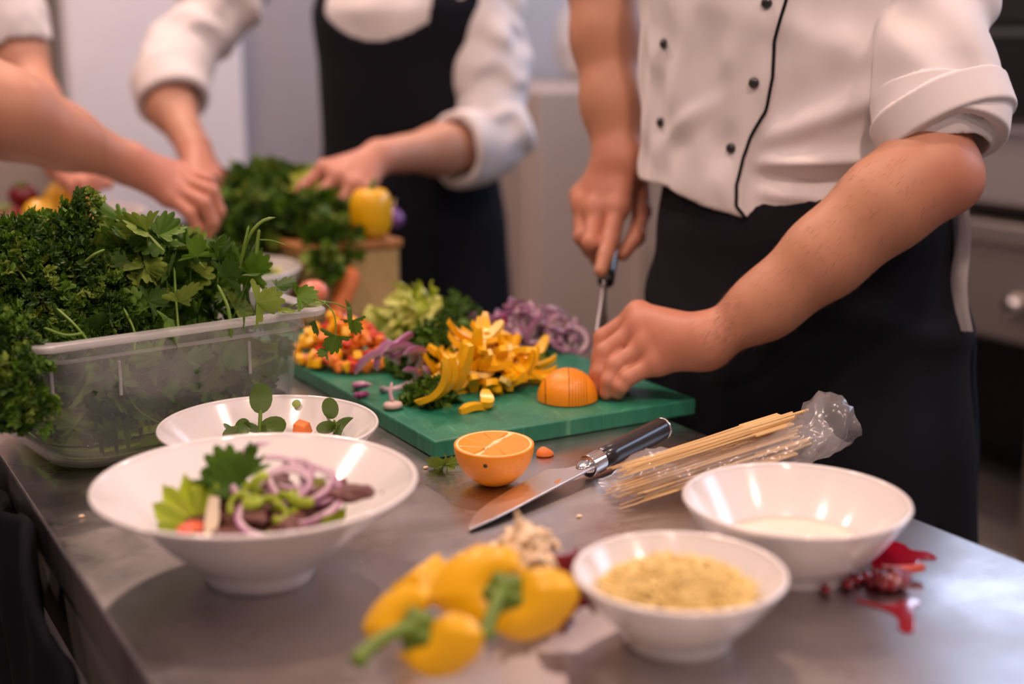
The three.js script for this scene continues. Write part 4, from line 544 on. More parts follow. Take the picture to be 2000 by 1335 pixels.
// flat parsley standing in the container
{
  const g = thing('flat_parsley', 'bunch of flat-leaf parsley standing in the plastic container', 'parsley');
  const c = Math.cos(BOX.turn), s = Math.sin(BOX.turn), W = (x, y, z) => [BOX.x + x * c + z * s, TOP + y, BOX.z - x * s + z * c];
  let count = 0;
  const leaf = (p, dir, size, m) => { if (count++ > 292) return; const o = part('leaf', pick(flat), m ?? pick(leafMats), g); o.position.set(...p); aim(o, dir, rr(-1.7, 1.7)); o.scale.setScalar(size); };
  for (let k = 0; k < 46; k++) {
    const x0 = rr(-0.06, 0.11), z0 = rr(-0.07, 0.07), tx = clamp(x0 + rr(-0.03, 0.06), -0.05, 0.15), tz = clamp(z0 + rr(-0.05, 0.045), -0.1, 0.105), top = 0.15 + (0.085 - 0.42 * Math.max(0, tx - 0.01)) * Math.pow(rnd(), 0.6);
    const a = W(x0, 0.03, z0), b = W((x0 + tx) / 2, top * 0.62, (z0 + tz) / 2), e = W(tx, top, tz);
    stemTo(g, [a, b, e], 0.0013);
    for (let q = 0; q < 3; q++) leaf(e, [rr(-1, 1), rr(-0.5, 0.8), rr(-0.6, 1)], rr(0.024, 0.039));
    const m2 = W((x0 + tx * 2) / 3, top * 0.78, (z0 + tz * 2) / 3); leaf(m2, [rr(-1, 1), rr(-0.3, 0.5), rr(-0.6, 1)], rr(0.022, 0.034));
  }
  // leaves pressed against the wall below the rim
  for (let k = 0; k < 60; k++) leaf(W(rr(-0.12, 0.125), rr(0.045, 0.115), rr(0.075, 0.1)), [rr(-1, 1), rr(-0.8, 0.8), rr(-0.15, 0.12)], rr(0.02, 0.036));
  { const list = [[], [], []], o = new THREE.Object3D(); for (let k = 0; k < 380; k++) { o.position.set(...W(rr(-0.12, 0.12), rr(0.045, 0.165), rr(-0.085, 0.07))); aim(o, [rr(-1, 1), rr(-0.6, 1), rr(-1, 1)]); o.scale.setScalar(rr(0.02, 0.034)); o.updateMatrix(); list[k % 3].push(o.matrix.clone()); } list.forEach((l, k) => { const m = lit(new THREE.InstancedMesh(flat[k], leafMats[k], l.length)); l.forEach((q, i) => m.setMatrixAt(i, q)); m.name = 'inner_leaves'; m.userData.kind = 'stuff'; g.add(m); }); }
  for (let k = 0; k < 8; k++) leaf(W(rr(-0.09, 0.1), 0.035, rr(0.06, 0.09)), [rr(-1, 1), rr(-0.1, 0.1), rr(-0.4, 0.4)], rr(0.02, 0.03));
  stemTo(g, [W(-0.07, 0.11, 0.1), W(-0.05, 0.06, 0.1), W(0.0, 0.03, 0.1), W(0.06, 0.025, 0.095)], 0.0013);
  // the long pale stalk curling over, and the sprigs hanging out over the rim
  stemTo(g, [[0.444, 1.050, -1.369], [0.453, 1.086, -1.361], [0.461, 1.112, -1.351], [0.474, 1.125, -1.347], [0.486, 1.128, -1.341]], 0.0021);
  stemTo(g, [[0.450, 1.076, -1.360], [0.454, 1.101, -1.353], [0.460, 1.120, -1.354]], 0.0018);
  stemTo(g, [[0.463, 1.088, -1.344], [0.466, 1.104, -1.346], [0.469, 1.116, -1.348]], 0.0022);
  stemTo(g, [[0.465, 1.105, -1.347], [0.479, 1.104, -1.339], [0.492, 1.099, -1.330]], 0.0008);
  stemTo(g, [[0.380, 1.005, -1.358], [0.384, 1.035, -1.376], [0.389, 1.076, -1.395]], 0.0016);
  stemTo(g, [[0.428, 1.005, -1.331], [0.428, 1.037, -1.339], [0.424, 1.059, -1.359]], 0.0022);
  for (const [p, d, z] of [[[0.369, 1.062, -1.403], [-0.4, 0.9, 0.3], 0.028], [[0.383, 1.065, -1.396], [0.3, 0.9, 0.2], 0.03], [[0.412, 1.086, -1.385], [0, 1, 0.2], 0.024], [[0.427, 1.097, -1.379], [0.7, 0.6, 0], 0.02], [[0.365, 1.032, -1.339], [0.1, -0.6, 0.4], 0.034], [[0.379, 1.046, -1.346], [0.5, 0.5, 0.4], 0.03], [[0.435, 1.043, -1.301], [-0.2, -0.7, 0.4], 0.028], [[0.448, 1.046, -1.306], [0.8, 0.1, 0.4], 0.03], [[0.429, 1.068, -1.347], [0.2, 0.5, 0.5], 0.028], [[0.481, 1.054, -1.336], [0.7, 0.4, 0.3], 0.024], [[0.499, 1.044, -1.323], [0.9, 0.1, 0.2], 0.024]]) leaf(p, d, z);
  stemTo(g, [[0.488, 1.033, -1.327], [0.518, 1.041, -1.312], [0.531, 1.027, -1.300], [0.530, 1.001, -1.294]], 0.0009);
  stemTo(g, [[0.507, 1.036, -1.329], [0.539, 1.034, -1.321], [0.559, 1.024, -1.319]], 0.0009);
  leaf([0.531, 1.004, -1.294], [-0.35, -0.95, -0.05], 0.022, leafMats[0]); leaf([0.521, 0.985, -1.296], [-0.9, 0.05, -0.4], 0.012, leafMats[0]); leaf([0.560, 1.028, -1.320], [0.1, -1, 0], 0.026, leafMats[1]); leaf([0.560, 1.014, -1.316], [0.2, -1, 0.1], 0.018, leafMats[1]); leaf([0.503, 1.033, -1.319], [0.9, 0.05, 0.3], 0.026, leafMats[3]); leaf([0.477, 1.030, -1.320], [0.9, -0.05, 0.3], 0.022, leafMats[3]); leaf([0.520, 1.016, -1.327], [0.3, -0.9, 0.1], 0.018, leafMats[2]);
  settle(g, W(0.02, 0.01, 0));
}
// ---------------------------------------------------------------- the green cutting board
const BT0 = 0.9;
{
  const w = 0.345, d = 0.59, g = new RoundedBoxGeometry(w, 0.02, d, 3, 0.003);
  { const p = g.attributes.position, uv = g.attributes.uv; for (let i = 0; i < p.count; i++) uv.setXY(i, p.getX(i) * 2.2, p.getZ(i) * 2.2); }
  const b = solo('cutting_board', g, boardGreen, 'thick green plastic cutting board covered with chopped vegetables', 'cutting board');
  b.position.set(0.772, TOP + 0.0102, -1.497);
}
// ---------------------------------------------------------------- knives
function knife(name, label, len = 0.2, collar = true) {
  const k = thing(name, label, 'knife');
  const s = new THREE.Shape(), q = len / 0.205;
  s.moveTo(0, 0.009); s.lineTo(0.15 * q, 0.0095); s.quadraticCurveTo(0.19 * q, 0.009, 0.205 * q, 0.005); s.quadraticCurveTo(0.18 * q, -0.017, 0.14 * q, -0.026); s.quadraticCurveTo(0.09 * q, -0.035, 0.036 * q, -0.0355); s.quadraticCurveTo(0.03 * q, -0.0355, 0.029 * q, -0.03); s.quadraticCurveTo(0.026 * q, -0.013, 0.008, -0.0105); s.lineTo(0, -0.0105); s.closePath();
  const g = new THREE.ExtrudeGeometry(s, { depth: 0.0012, bevelEnabled: true, bevelThickness: 0.0004, bevelSize: 0.0006, bevelSegments: 2, curveSegments: 20 });
  g.translate(0, 0, -0.0006); g.rotateX(Math.PI / 2);   // blade lies in x-z, spine on +z
  const bl = part('blade', g, bladeSteel, k); if (!collar) bl.scale.y = 1.7;
  for (const [x, z] of [[0.188, -0.0035], [0.179, -0.0085], [0.169, -0.0125], [0.158, -0.0165], [0.146, -0.0195], [0.062, -0.028], [0.05, -0.0285], [0.038, -0.0285]]) { const e = new THREE.SphereGeometry(1, 18, 10); e.scale(0.0023, 0.00045, 0.0036); e.rotateY(0.5); e.translate(x * q, 0.0009, z); part('dimple', e, polished, bl); }
  if (collar) part('bolster', lathe([[0, 0], [0.0112, 0], [0.0118, 0.001], [0.0118, 0.021], [0.0108, 0.0235], [0, 0.0235]], 32).scale(1, 1, 0.92).rotateZ(Math.PI / 2).translate(0.012, 0, 0), polished, k);
  if (collar) part('shoulder', cells((x, y, z) => smax(ball([0.008, 0, -0.001], 0.0105, [1.7, 0.85, 1])(x, y, z), Math.abs(y) - 0.0105 + Math.max(0, x - 0.004) * 0.35, 0.002), [-0.012, -0.015, -0.018], [0.034, 0.015, 0.018], 0.0018), polished, k);
  part('handle', lathe([[0, 0], [0.0112, 0], [0.0114, 0.02], [0.0122, 0.06], [0.0128, 0.095], [0.0125, 0.112], [0.0122, 0.114], [0, 0.114]], 36).scale(1, 1, 0.94).rotateZ(Math.PI / 2).translate(collar ? -0.0115 : -0.002, 0, 0), blackPlastic, k);
  part('end_cap', lathe([[0, 0], [0.0121, 0], [0.0122, 0.004], [0.011, 0.0062], [0, 0.0068]], 32).scale(1, 1, 0.94).rotateZ(Math.PI / 2).translate(-0.1255, 0, 0), polished, k);
  return k;
}
function pose(o, origin, alongX, backZ) { const x = V(alongX).normalize(), z = V(backZ); z.addScaledVector(x, -z.dot(x)).normalize(); const y = new THREE.Vector3().crossVectors(z, x); o.quaternion.setFromRotationMatrix(new THREE.Matrix4().makeBasis(x, y, z)); o.position.set(...origin); return o; }
{
  const tip = V(0.529, 0.8825, -1.0), heel = V(0.716, 0.8935, -1.0735);
  pose(knife('chef_knife', 'kitchen knife with dimpled blade and black handle lying beside the orange half', heel.distanceTo(tip)), heel.toArray(), tip.clone().sub(heel).toArray(), [0.36, 0.14, 0.93]);
  const t2 = V([0.851, 0.902, -1.288]), h2 = V([0.990, 1.003, -1.461]);
  const dir = t2.clone().sub(h2);
  pose(knife('slicing_knife', 'knife in the chef\'s fist cutting down into the orange', 0.228, false), t2.clone().addScaledVector(dir.clone().normalize(), -0.228).toArray(), dir.toArray(), [-0.28, 0.85, 0.22]);
}
// ---------------------------------------------------------------- oranges
function sphereSlab(R, x0, x1, H = 1) {
  const p = [], ix = [], nx = 5, na = 22;
  for (let i = 0; i <= nx; i++) { const x = x0 + (x1 - x0) * i / nx, r = Math.sqrt(Math.max(1e-7, R * R - x * x)); for (let j = 0; j <= na; j++) { const a = Math.PI * j / na; p.push(x, Math.sin(a) * r * H, Math.cos(a) * r); } }
  for (let i = 0; i < nx; i++) for (let j = 0; j < na; j++) { const k = i * (na + 1) + j; ix.push(k, k + 1, k + na + 1, k + 1, k + na + 2, k + na + 1); }
  const g = new THREE.BufferGeometry(); g.setAttribute('position', new THREE.Float32BufferAttribute(p, 3)); const uv = []; for (let i = 0; i < p.length; i += 3) uv.push(p[i] * 10, p[i + 2] * 10); g.setAttribute('uv', new THREE.Float32BufferAttribute(uv, 2)); g.setIndex(ix); g.computeVertexNormals(); return g;
}
function slabFaces(R, x0, x1, H = 1) { const l = []; for (const [x, s] of [[x0 + 0.00005, -1], [x1 - 0.00005, 1]]) { const r = Math.sqrt(Math.max(1e-7, R * R - x * x)) - 0.0012; const c = new THREE.CircleGeometry(r, 28, 0, Math.PI); c.scale(1, H, 1); c.rotateY(s * Math.PI / 2); c.translate(x, 0, 0); l.push(c); } return merge(l); }
{
  const o = thing('orange', 'half orange lying cut side down on the board, being sliced', 'orange', [0.810, 0.901, -1.273], -Math.PI / 6);
  const cuts = [-0.0355, -0.0265, 0.0005, 0.0042, 0.0078, 0.0113, 0.0147, 0.018, 0.0212, 0.0355];
  for (let k = 0; k < cuts.length - 1; k++) { const a = cuts[k] + 0.0003 + (k === 1 ? 0.0004 : 0), b = cuts[k + 1] - 0.0003, s = part('slice', sphereSlab(0.0358, a, b, 1.02), peel, o); part('flesh', slabFaces(0.0358, a, b, 1.02), pulp, s); s.position.y = 0.0005; s.rotation.z = (k > 1 ? (k - 4) * 0.006 : 0); }
}
{
  const R = 0.0398, o = thing('orange', 'half orange standing cut side up on the steel table', 'orange', [0.617, 0.880, -1.104], 0.3);
  const yc = 0.0415, prof = []; for (let i = 0; i <= 30; i++) { const a = -Math.PI / 2 + i / 30 * Math.PI / 2; prof.push([Math.cos(a) * R, Math.max(0.0004, yc + Math.sin(a) * (yc + 0.0012))]); }
  part('rind', lathe([...prof, [R - 0.0008, yc + 0.0006], [R - 0.0024, yc + 0.0003], [R - 0.004, yc - 0.001]], 72), peel, o);
  part('pith', lathe([[R - 0.0022, yc + 0.0004], [R - 0.0042, yc + 0.0003], [R - 0.0046, yc - 0.001], [0, yc - 0.0016]], 64), pith, o);
  // segments: each side of the white core strip has four, with thin gaps of membrane between
  const Rin = R - 0.0048;
  for (const side of [1, -1]) for (let k = 0; k < 4; k++) {
    const a0 = 0.1 + k * 0.735 + 0.025, a1 = 0.1 + (k + 1) * 0.735 - 0.025, s = new THREE.Shape(), o0 = [0.014 - 0.0095 * k + 0.0, 0.0026 + 0.0008 * rnd()], o1 = [0.014 - 0.0095 * (k + 1) + 0.0006, 0.0026];
    s.moveTo(o1[0], o1[1]); s.lineTo(o0[0], o0[1]); for (let i = 0; i <= 10; i++) { const a = a0 + (a1 - a0) * i / 10; s.lineTo(Math.cos(a) * Rin, Math.max(0.003, Math.sin(a) * Rin)); } s.closePath();
    const g = new THREE.ExtrudeGeometry(s, { depth: 0.001, bevelEnabled: true, bevelThickness: 0.0007, bevelSize: 0.0006, bevelSegments: 2, curveSegments: 6 }); g.translate(0, 0, -0.0012); g.rotateX(-Math.PI / 2); if (side < 0) g.rotateY(Math.PI); g.translate(0, yc + 0.0002, 0); part('segment', g, pulp, o);
  }
  const core = cells((x, y, z) => ball([0.002, 0, 0], 0.0028, [7.5, 0.6, 1 + 0.3 * Math.sin(x * 300)])(x, y, z) + 0.0004 * noise3(x * 500, y * 500, z * 500), [-0.025, -0.003, -0.006], [0.028, 0.004, 0.006], 0.0009); core.translate(0, yc, 0); part('core', core, pith, o);
  const st = lathe([[0, 0.0009], [0.0016, 0.0008], [0.0024, 0], [0, -0.001]], 16); st.rotateZ(Math.PI / 2).rotateY(0); const sm = part('stem_button', st, M({ color: rgb(0.05, 0.035, 0.02), roughness: 0.8 }), o); sm.position.set(-R * 0.93, yc - 0.009, R * 0.28); sm.rotation.y = 0.3; sm.rotation.z = 0.2;
  o.rotation.set(0.02, 0.55, 0.03);
}

// ---------------------------------------------------------------- skewers in their bag
{
  const a = V([0.710, 0.883, -1.012]), b = V([0.907, 0.905, -0.960]), ax = b.clone().sub(a), L = ax.length(); ax.normalize(); const side = new THREE.Vector3().crossVectors(UPV, ax).normalize(), up = new THREE.Vector3().crossVectors(ax, side);
  const stick = merge([new THREE.CylinderGeometry(0.0014, 0.0005, 0.17, 7).rotateZ(-Math.PI / 2).translate(-0.03, 0, 0), box(0.05, 0.0024, 0.011, 0.075, 0, 0, 0.001)]), stick2 = merge([new THREE.CylinderGeometry(0.0015, 0.0006, 0.21, 7).rotateZ(-Math.PI / 2)]);
  for (let k = 0; k < 42; k++) {
    const layer = Math.floor(k / 10), off = ((k % 10) - 4.5) * 0.0048 * (1 - layer * 0.12), m = solo('bamboo_skewer', k % 3 ? stick2 : stick, bamboo, k % 3 ? 'thin round bamboo skewer in the clear bag' : 'bamboo skewer with a flat paddle end in the clear bag', 'skewer', k % 3 ? 'round skewers in the plastic bag' : 'paddle skewers in the plastic bag');
    const yaw = rr(-0.05, 0.05) + (k === 28 ? 0.16 : 0), p = a.clone().addScaledVector(ax, L * 0.47 + rr(-0.012, 0.012)).addScaledVector(side, off).addScaledVector(up, 0.004 + layer * 0.0075 + rr(-0.001, 0.001) + (k > 27 ? 0.006 : 0));
    m.quaternion.setFromRotationMatrix(new THREE.Matrix4().makeBasis(ax, up, side.clone().negate().multiplyScalar(-1))); m.rotateY(yaw); m.rotateZ(rr(-0.015, 0.015)); m.position.copy(p);
  }
  const N = 44, S = 30, pos = [], ix = [];
  for (let i = 0; i <= N; i++) { const t = -0.09 + 1.24 * i / N, pinch = smooth(-0.1, 0.14, t), flare = smooth(0.92, 1.12, t), w = 0.03 * (0.75 + 0.25 * pinch) + 0.006 * Math.sin(t * 9) * pinch + 0.012 * flare, h = 0.004 + 0.0125 * pinch + 0.004 * Math.sin(t * 7 + 1) * pinch + 0.007 * flare;
    for (let j = 0; j < S; j++) { const q = j / S * 6.2832, cr = 1 + 0.16 * noise3(t * 9, Math.cos(q) * 1.8, Math.sin(q) * 1.8) + 0.09 * noise3(t * 26, Math.cos(q) * 4, Math.sin(q) * 4), hh = Math.sin(q) * h * cr, p = a.clone().addScaledVector(ax, L * t).addScaledVector(side, Math.cos(q) * w * cr).addScaledVector(up, Math.max(-0.0035 - 0.0 * flare, hh + h * 0.75) + 0.012 * flare + 0.004 * smooth(0.05, -0.09, t)); pos.push(p.x, Math.max(p.y, TOP + 0.0006), p.z); } }
  for (let i = 0; i < N; i++) for (let j = 0; j < S; j++) { const k = i * S + j, q = i * S + (j + 1) % S; ix.push(k, q, k + S, q, q + S, k + S); }
  const g = new THREE.BufferGeometry(); g.setAttribute('position', new THREE.Float32BufferAttribute(pos, 3)); g.setIndex(ix); g.computeVertexNormals();
  const bag = thing('plastic_bag', 'crumpled clear plastic bag holding bamboo skewers', 'bag'); part('film', g, bagFilm, bag); settle(bag, [a.x, TOP, a.z]);
}
// ---------------------------------------------------------------- bell pepper trimmings in the foreground
const stalk = M({ color: rgb(0.12, 0.2, 0.012), roughness: 0.45 });
function pepperTop(label, at, axis, roll, R, material, stem, cut = 0.022) {
  const shell = (x, y, z, q) => { const a = Math.atan2(z, x), rho = Math.hypot(x, z), lobe = 1 - 0.13 * Math.pow(Math.abs(Math.sin(2 * a)), 0.8) + 0.05 * Math.sin(a + 1); return (Math.hypot(rho / lobe, (y + 0.006) * 1.25) - R + q) * 0.8 + 0.010 * Math.exp(-rho * rho / 0.00022) * (y > 0 ? 1 : 0); };
  const g = cells((x, y, z) => { const a = Math.atan2(z, x); return smax(smax(shell(x, y, z, 0), -shell(x, y, z, 0.006), 0.003), -(y - cut + 0.009 * Math.sin(2 * a + 0.6) + 0.003 * noise3(x * 40, 0, z * 40)), 0.003); }, [-R * 1.2, -0.025, -R * 1.2], [R * 1.2, R, R * 1.2], 0.0023);
  const o = thing('trimmed_pepper', label, 'pepper', at); const y = V(axis).normalize(), x0 = new THREE.Vector3().crossVectors(y, Math.abs(y.y) > 0.9 ? new THREE.Vector3(1, 0, 0) : UPV).normalize(), z0 = new THREE.Vector3().crossVectors(x0, y); o.quaternion.setFromRotationMatrix(new THREE.Matrix4().makeBasis(x0, y, z0)); o.rotateY(roll);
  part('flesh', g, material, o).scale.set(1.2, 1, 0.95);
  if (stem) { const top = R * 0.8 - 0.0135; const cal = part('calyx', cells((x, y, z) => { const a = Math.atan2(z, x); return (Math.hypot(x, z, (y - top) * 2.4) - 0.0145 - 0.0014 * Math.cos(5 * a)) * 0.6; }, [-0.023, top - 0.011, -0.023], [0.023, top + 0.012, 0.023], 0.0018), stalk, o); part('stem', taper(stem.map((p) => [p[0], p[1] + top, p[2]]), [0.0075, 0.005, 0.0048, 0.0052, 0.0068], 24, 12), stalk, cal); }
  return o;
}
const toCam = [-0.5, 0, 0.866], left = [-0.866, 0, -0.5], mixv = (...l) => [0, 1, 2].map((k) => l.reduce((s, [v, w]) => s + v[k] * w, 0));
pepperTop('yellow pepper top facing outward with a dark green calyx and thick stem', [0.446, 0.923, -0.772], mixv([toCam, 0.85], [left, 0.18], [[0, 1, 0], 0.42]), 0.15, 0.056, pepperYellow, [[0, 0, 0], [0.002, 0.01, -0.004], [0.004, 0.018, -0.012], [0.007, 0.024, -0.022], [0.009, 0.027, -0.033]]);
pepperTop('yellow pepper top lying low with a long bent green stem', [0.382, 0.911, -0.762], mixv([toCam, 0.6], [left, 0.42], [[0, 1, 0], 0.4]), 0.2, 0.053, pepperYellow, [[0, 0, 0], [0.004, 0.014, -0.004], [0.008, 0.026, -0.011], [0.012, 0.036, -0.02], [0.014, 0.043, -0.03]]);
{
  const chunk = (name, label, at, turn, R, a0, a1, h, mat, tilt = [0, 0]) => { const g = cells((x, y, z) => { const a = Math.atan2(x, z), rho = Math.hypot(x, z), s = Math.abs(rho - R - 0.006 * Math.cos(3 * a)) - 0.0026; return smax(smax(s, Math.abs(y) - h * (1 - 0.25 * Math.cos(2 * a)), 0.003), (Math.abs(a - (a0 + a1) / 2) - (a1 - a0) / 2) * R, 0.003); }, [-R * 1.3, -h * 1.4, -R * 1.3], [R * 1.3, h * 1.4, R * 1.3], 0.0024); const o = solo(name, g, mat, label, 'pepper'); o.position.set(...at); o.rotation.set(tilt[0], turn, tilt[1]); return o; };
  chunk('pepper_piece', 'yellow pepper wedge leaning behind the low pepper top', [0.420, 0.908, -0.837], -0.9, 0.034, -0.9, 0.9, 0.02, pepperYellow, [-0.5, 0.3]);
  chunk('pepper_piece', 'dark red pepper slice standing behind the yellow pepper top', [0.525, 0.900, -0.845], -0.5, 0.026, -0.9, 0.9, 0.022, darkRed, [-0.3, -0.3]);
  chunk('pepper_piece', 'dark red pepper offcut on the steel beside the cheese bowl', [0.496, 0.895, -0.777], -0.3, 0.023, -1.0, 1.0, 0.016, darkRed, [-0.9, 0.2]);
  const core = (label, at, r, s) => { const g = cells((x, y, z) => smin((Math.hypot(x / s[0], y / s[1], z / s[2]) - r) * 0.7 + 0.005 * noise3(x * 70, y * 70, z * 70) + 0.002 * noise3(x * 190, y * 190, z * 190), s[3] ? capsule([0, r * 0.7, 0, 0.006], [-0.008, r * s[1] + 0.016, 0, 0.0016])(x, y, z) : 1, 0.008), [-r * 2, -r * 1.8, -r * 2], [r * 2, r * 2.6 + 0.012, r * 2], 0.0022); const o = solo('pepper_core', g, creamCore, label, 'pepper core'); o.position.set(...at); return o; };
  core('pale peach pepper core with a pointed tip behind the trimmings', [0.493, 0.922, -0.834], 0.019, [1.25, 1.15, 1, 1]);
  core('cream-coloured pepper core between the yellow trimmings', [0.441, 0.917, -0.838], 0.0125, [1.3, 0.9, 1, 0]);
}
// ---------------------------------------------------------------- grated cheese
{
  const shred = new THREE.BoxGeometry(0.016, 0.0008, 0.0011, 5, 1, 1); bend(shred, (v) => { v.y += 8 * v.x * v.x; });
  const m = lit(new THREE.InstancedMesh(shred, cheeseMat, 3800)), o = new THREE.Object3D();
  for (let i = 0; i < 3800; i++) { const a = rr(0, 6.283), r = 0.053 * Math.sqrt(rnd()), top = 0.035 + 0.021 * (1 - (r / 0.058) ** 2) + 0.004 * noise2(Math.cos(a) * r * 60, Math.sin(a) * r * 60), floor0 = 0.021 + Math.max(0, r - 0.034) * 1.05; o.position.set(Math.cos(a) * r - 0.002, Math.max(floor0, top - 0.018 * Math.pow(rnd(), 1.6)), Math.sin(a) * r); o.rotation.set(rr(-0.6, 0.6), rr(0, 6.28), rr(-0.5, 0.5)); o.scale.set(rr(0.6, 1.25), 1, rr(0.8, 1.3)); o.updateMatrix(); m.setMatrixAt(i, o.matrix); }
  m.name = 'grated_cheese'; scene.add(m); m.position.set(...BC); tag(m, 'heap of pale yellow grated cheese in the small white bowl', 'cheese', null, 'stuff');
}
// ---------------------------------------------------------------- pomegranate and juice by the cream bowl
{
  const spill = (label, at, pts, y = 0.0012) => { const s = new THREE.Shape(new THREE.SplineCurve(pts.map((p) => new THREE.Vector2(p[0], p[1]))).getPoints(70)); const g = new THREE.ExtrudeGeometry(s, { depth: 0.0004, bevelEnabled: true, bevelThickness: 0.0003, bevelSize: 0.0006, bevelSegments: 2 }); g.rotateX(-Math.PI / 2); const m = solo('juice_spill', g, M({ color: rgb(0.26, 0.004, 0.016), roughness: 0.08, clearcoat: 1, clearcoatRoughness: 0.05 }), label, 'juice'); m.position.set(at[0], TOP + 0.0004, at[2]); m.rotation.y = -Math.PI / 6; return m; };
  const s1 = [0.822, 0.880, -0.768]; spill('glossy dark red juice puddle by the table edge', s1, [[-0.026, -0.034], [-0.022, -0.005], [-0.012, 0.024], [0.004, 0.03], [0.015, 0.02], [0.017, 0.008], [0.03, 0.002], [0.033, -0.012], [0.018, -0.014], [0.01, -0.026], [-0.01, -0.036], [-0.026, -0.034]]);
  const s2 = [0.737, 0.880, -0.679]; spill('thin smear of red juice on the bare steel', s2, [[-0.026, 0.024], [-0.008, 0.012], [0.006, 0.018], [0.018, 0.024], [0.021, 0.016], [0.011, 0.004], [0.007, -0.016], [0.0, -0.036], [-0.008, -0.032], [-0.004, -0.012], [-0.009, 0.004], [-0.026, 0.019], [-0.026, 0.024]]);
  const seedG = new THREE.SphereGeometry(0.0045, 14, 10); seedG.scale(1, 0.85, 1.25);
    const seedMat = M({ color: rgb(0.25, 0.006, 0.014), roughness: 0.12, clearcoat: 0.8, clearcoatRoughness: 0.08 });
  for (const q of [[0.712, 0.880, -0.733], [0.734, 0.880, -0.732], [0.748, 0.880, -0.736], [0.758, 0.880, -0.736], [0.753, 0.880, -0.724], [0.745, 0.880, -0.740], [0.766, 0.880, -0.728], [0.760, 0.880, -0.717], [0.773, 0.880, -0.726], [0.768, 0.880, -0.736]]) { const m = solo('pomegranate_seed', seedG, seedMat, 'shiny red pomegranate seed at the foot of the cream bowl', 'pomegranate seed', 'pomegranate seeds by the cream bowl'); m.position.set(q[0], TOP + 0.0042, q[2]); m.rotation.y = rr(0, 6); m.scale.setScalar(rr(0.85, 1.15)); }
  const strip = new THREE.BoxGeometry(0.034, 0.004, 0.009, 10, 2, 2); bend(strip, (v) => { v.y += 6 * v.x * v.x; v.z += 3 * v.x * v.x; v.z *= 1 - Math.max(0, v.x) * 18; });
  const st = solo('pepper_strip', strip, M({ color: rgb(0.62, 0.11, 0.075), roughness: 0.3 }), 'pinkish red strip lying in the juice by the cream bowl', 'pepper'); st.position.set(...[0.791, 0.887, -0.727]); st.rotation.y = -0.4;
  const rd = solo('pomegranate_chunk', cells((x, y, z) => smax(ball([0, 0, 0], 0.012, [1.4, 0.8, 1])(x, y, z) + 0.002 * noise3(x * 120, y * 120, z * 120), -y - 0.006, 0.002), [-0.025, -0.015, -0.02], [0.025, 0.015, 0.02], 0.0022), darkRed, 'dark red pomegranate chunk beside its loose seeds', 'pomegranate'); rd.position.set(...[0.766, 0.887, -0.716]);
}
// ---------------------------------------------------------------- meat salad in the footed bowl
function ringArc(R, w, h, arc, n = 26) { const g = new THREE.TorusGeometry(R, 1, 6, n, arc), p = g.attributes.position; for (let i = 0; i < p.count; i++) { const a = Math.floor(i % (n + 1)) / n * arc, j = Math.floor(i / (n + 1)) / 6 * 6.2832, e = Math.min(1, Math.sin(Math.PI * (i % (n + 1)) / n) * 2.4 + 0.15) * (arc > 6 ? 99 : 1), s = Math.min(1, e); p.setXYZ(i, Math.cos(a) * (R + Math.cos(j) * w * s), Math.sin(j) * h * s, Math.sin(a) * (R + Math.cos(j) * w * s)); } g.computeVertexNormals(); return tint(g, (v) => { const t = smooth(R - w * 0.1, R + w * 0.8, Math.hypot(v.x, v.z)); return [0.74 - 0.42 * t, 0.58 - 0.5 * t, 0.62 - 0.38 * t]; }); }
const W1 = (x, y, z) => [B1[0] + x * 0.866 + z * -0.5, B1[1] + y, B1[2] + x * 0.5 + z * 0.866];   // x across the view, z towards the viewer
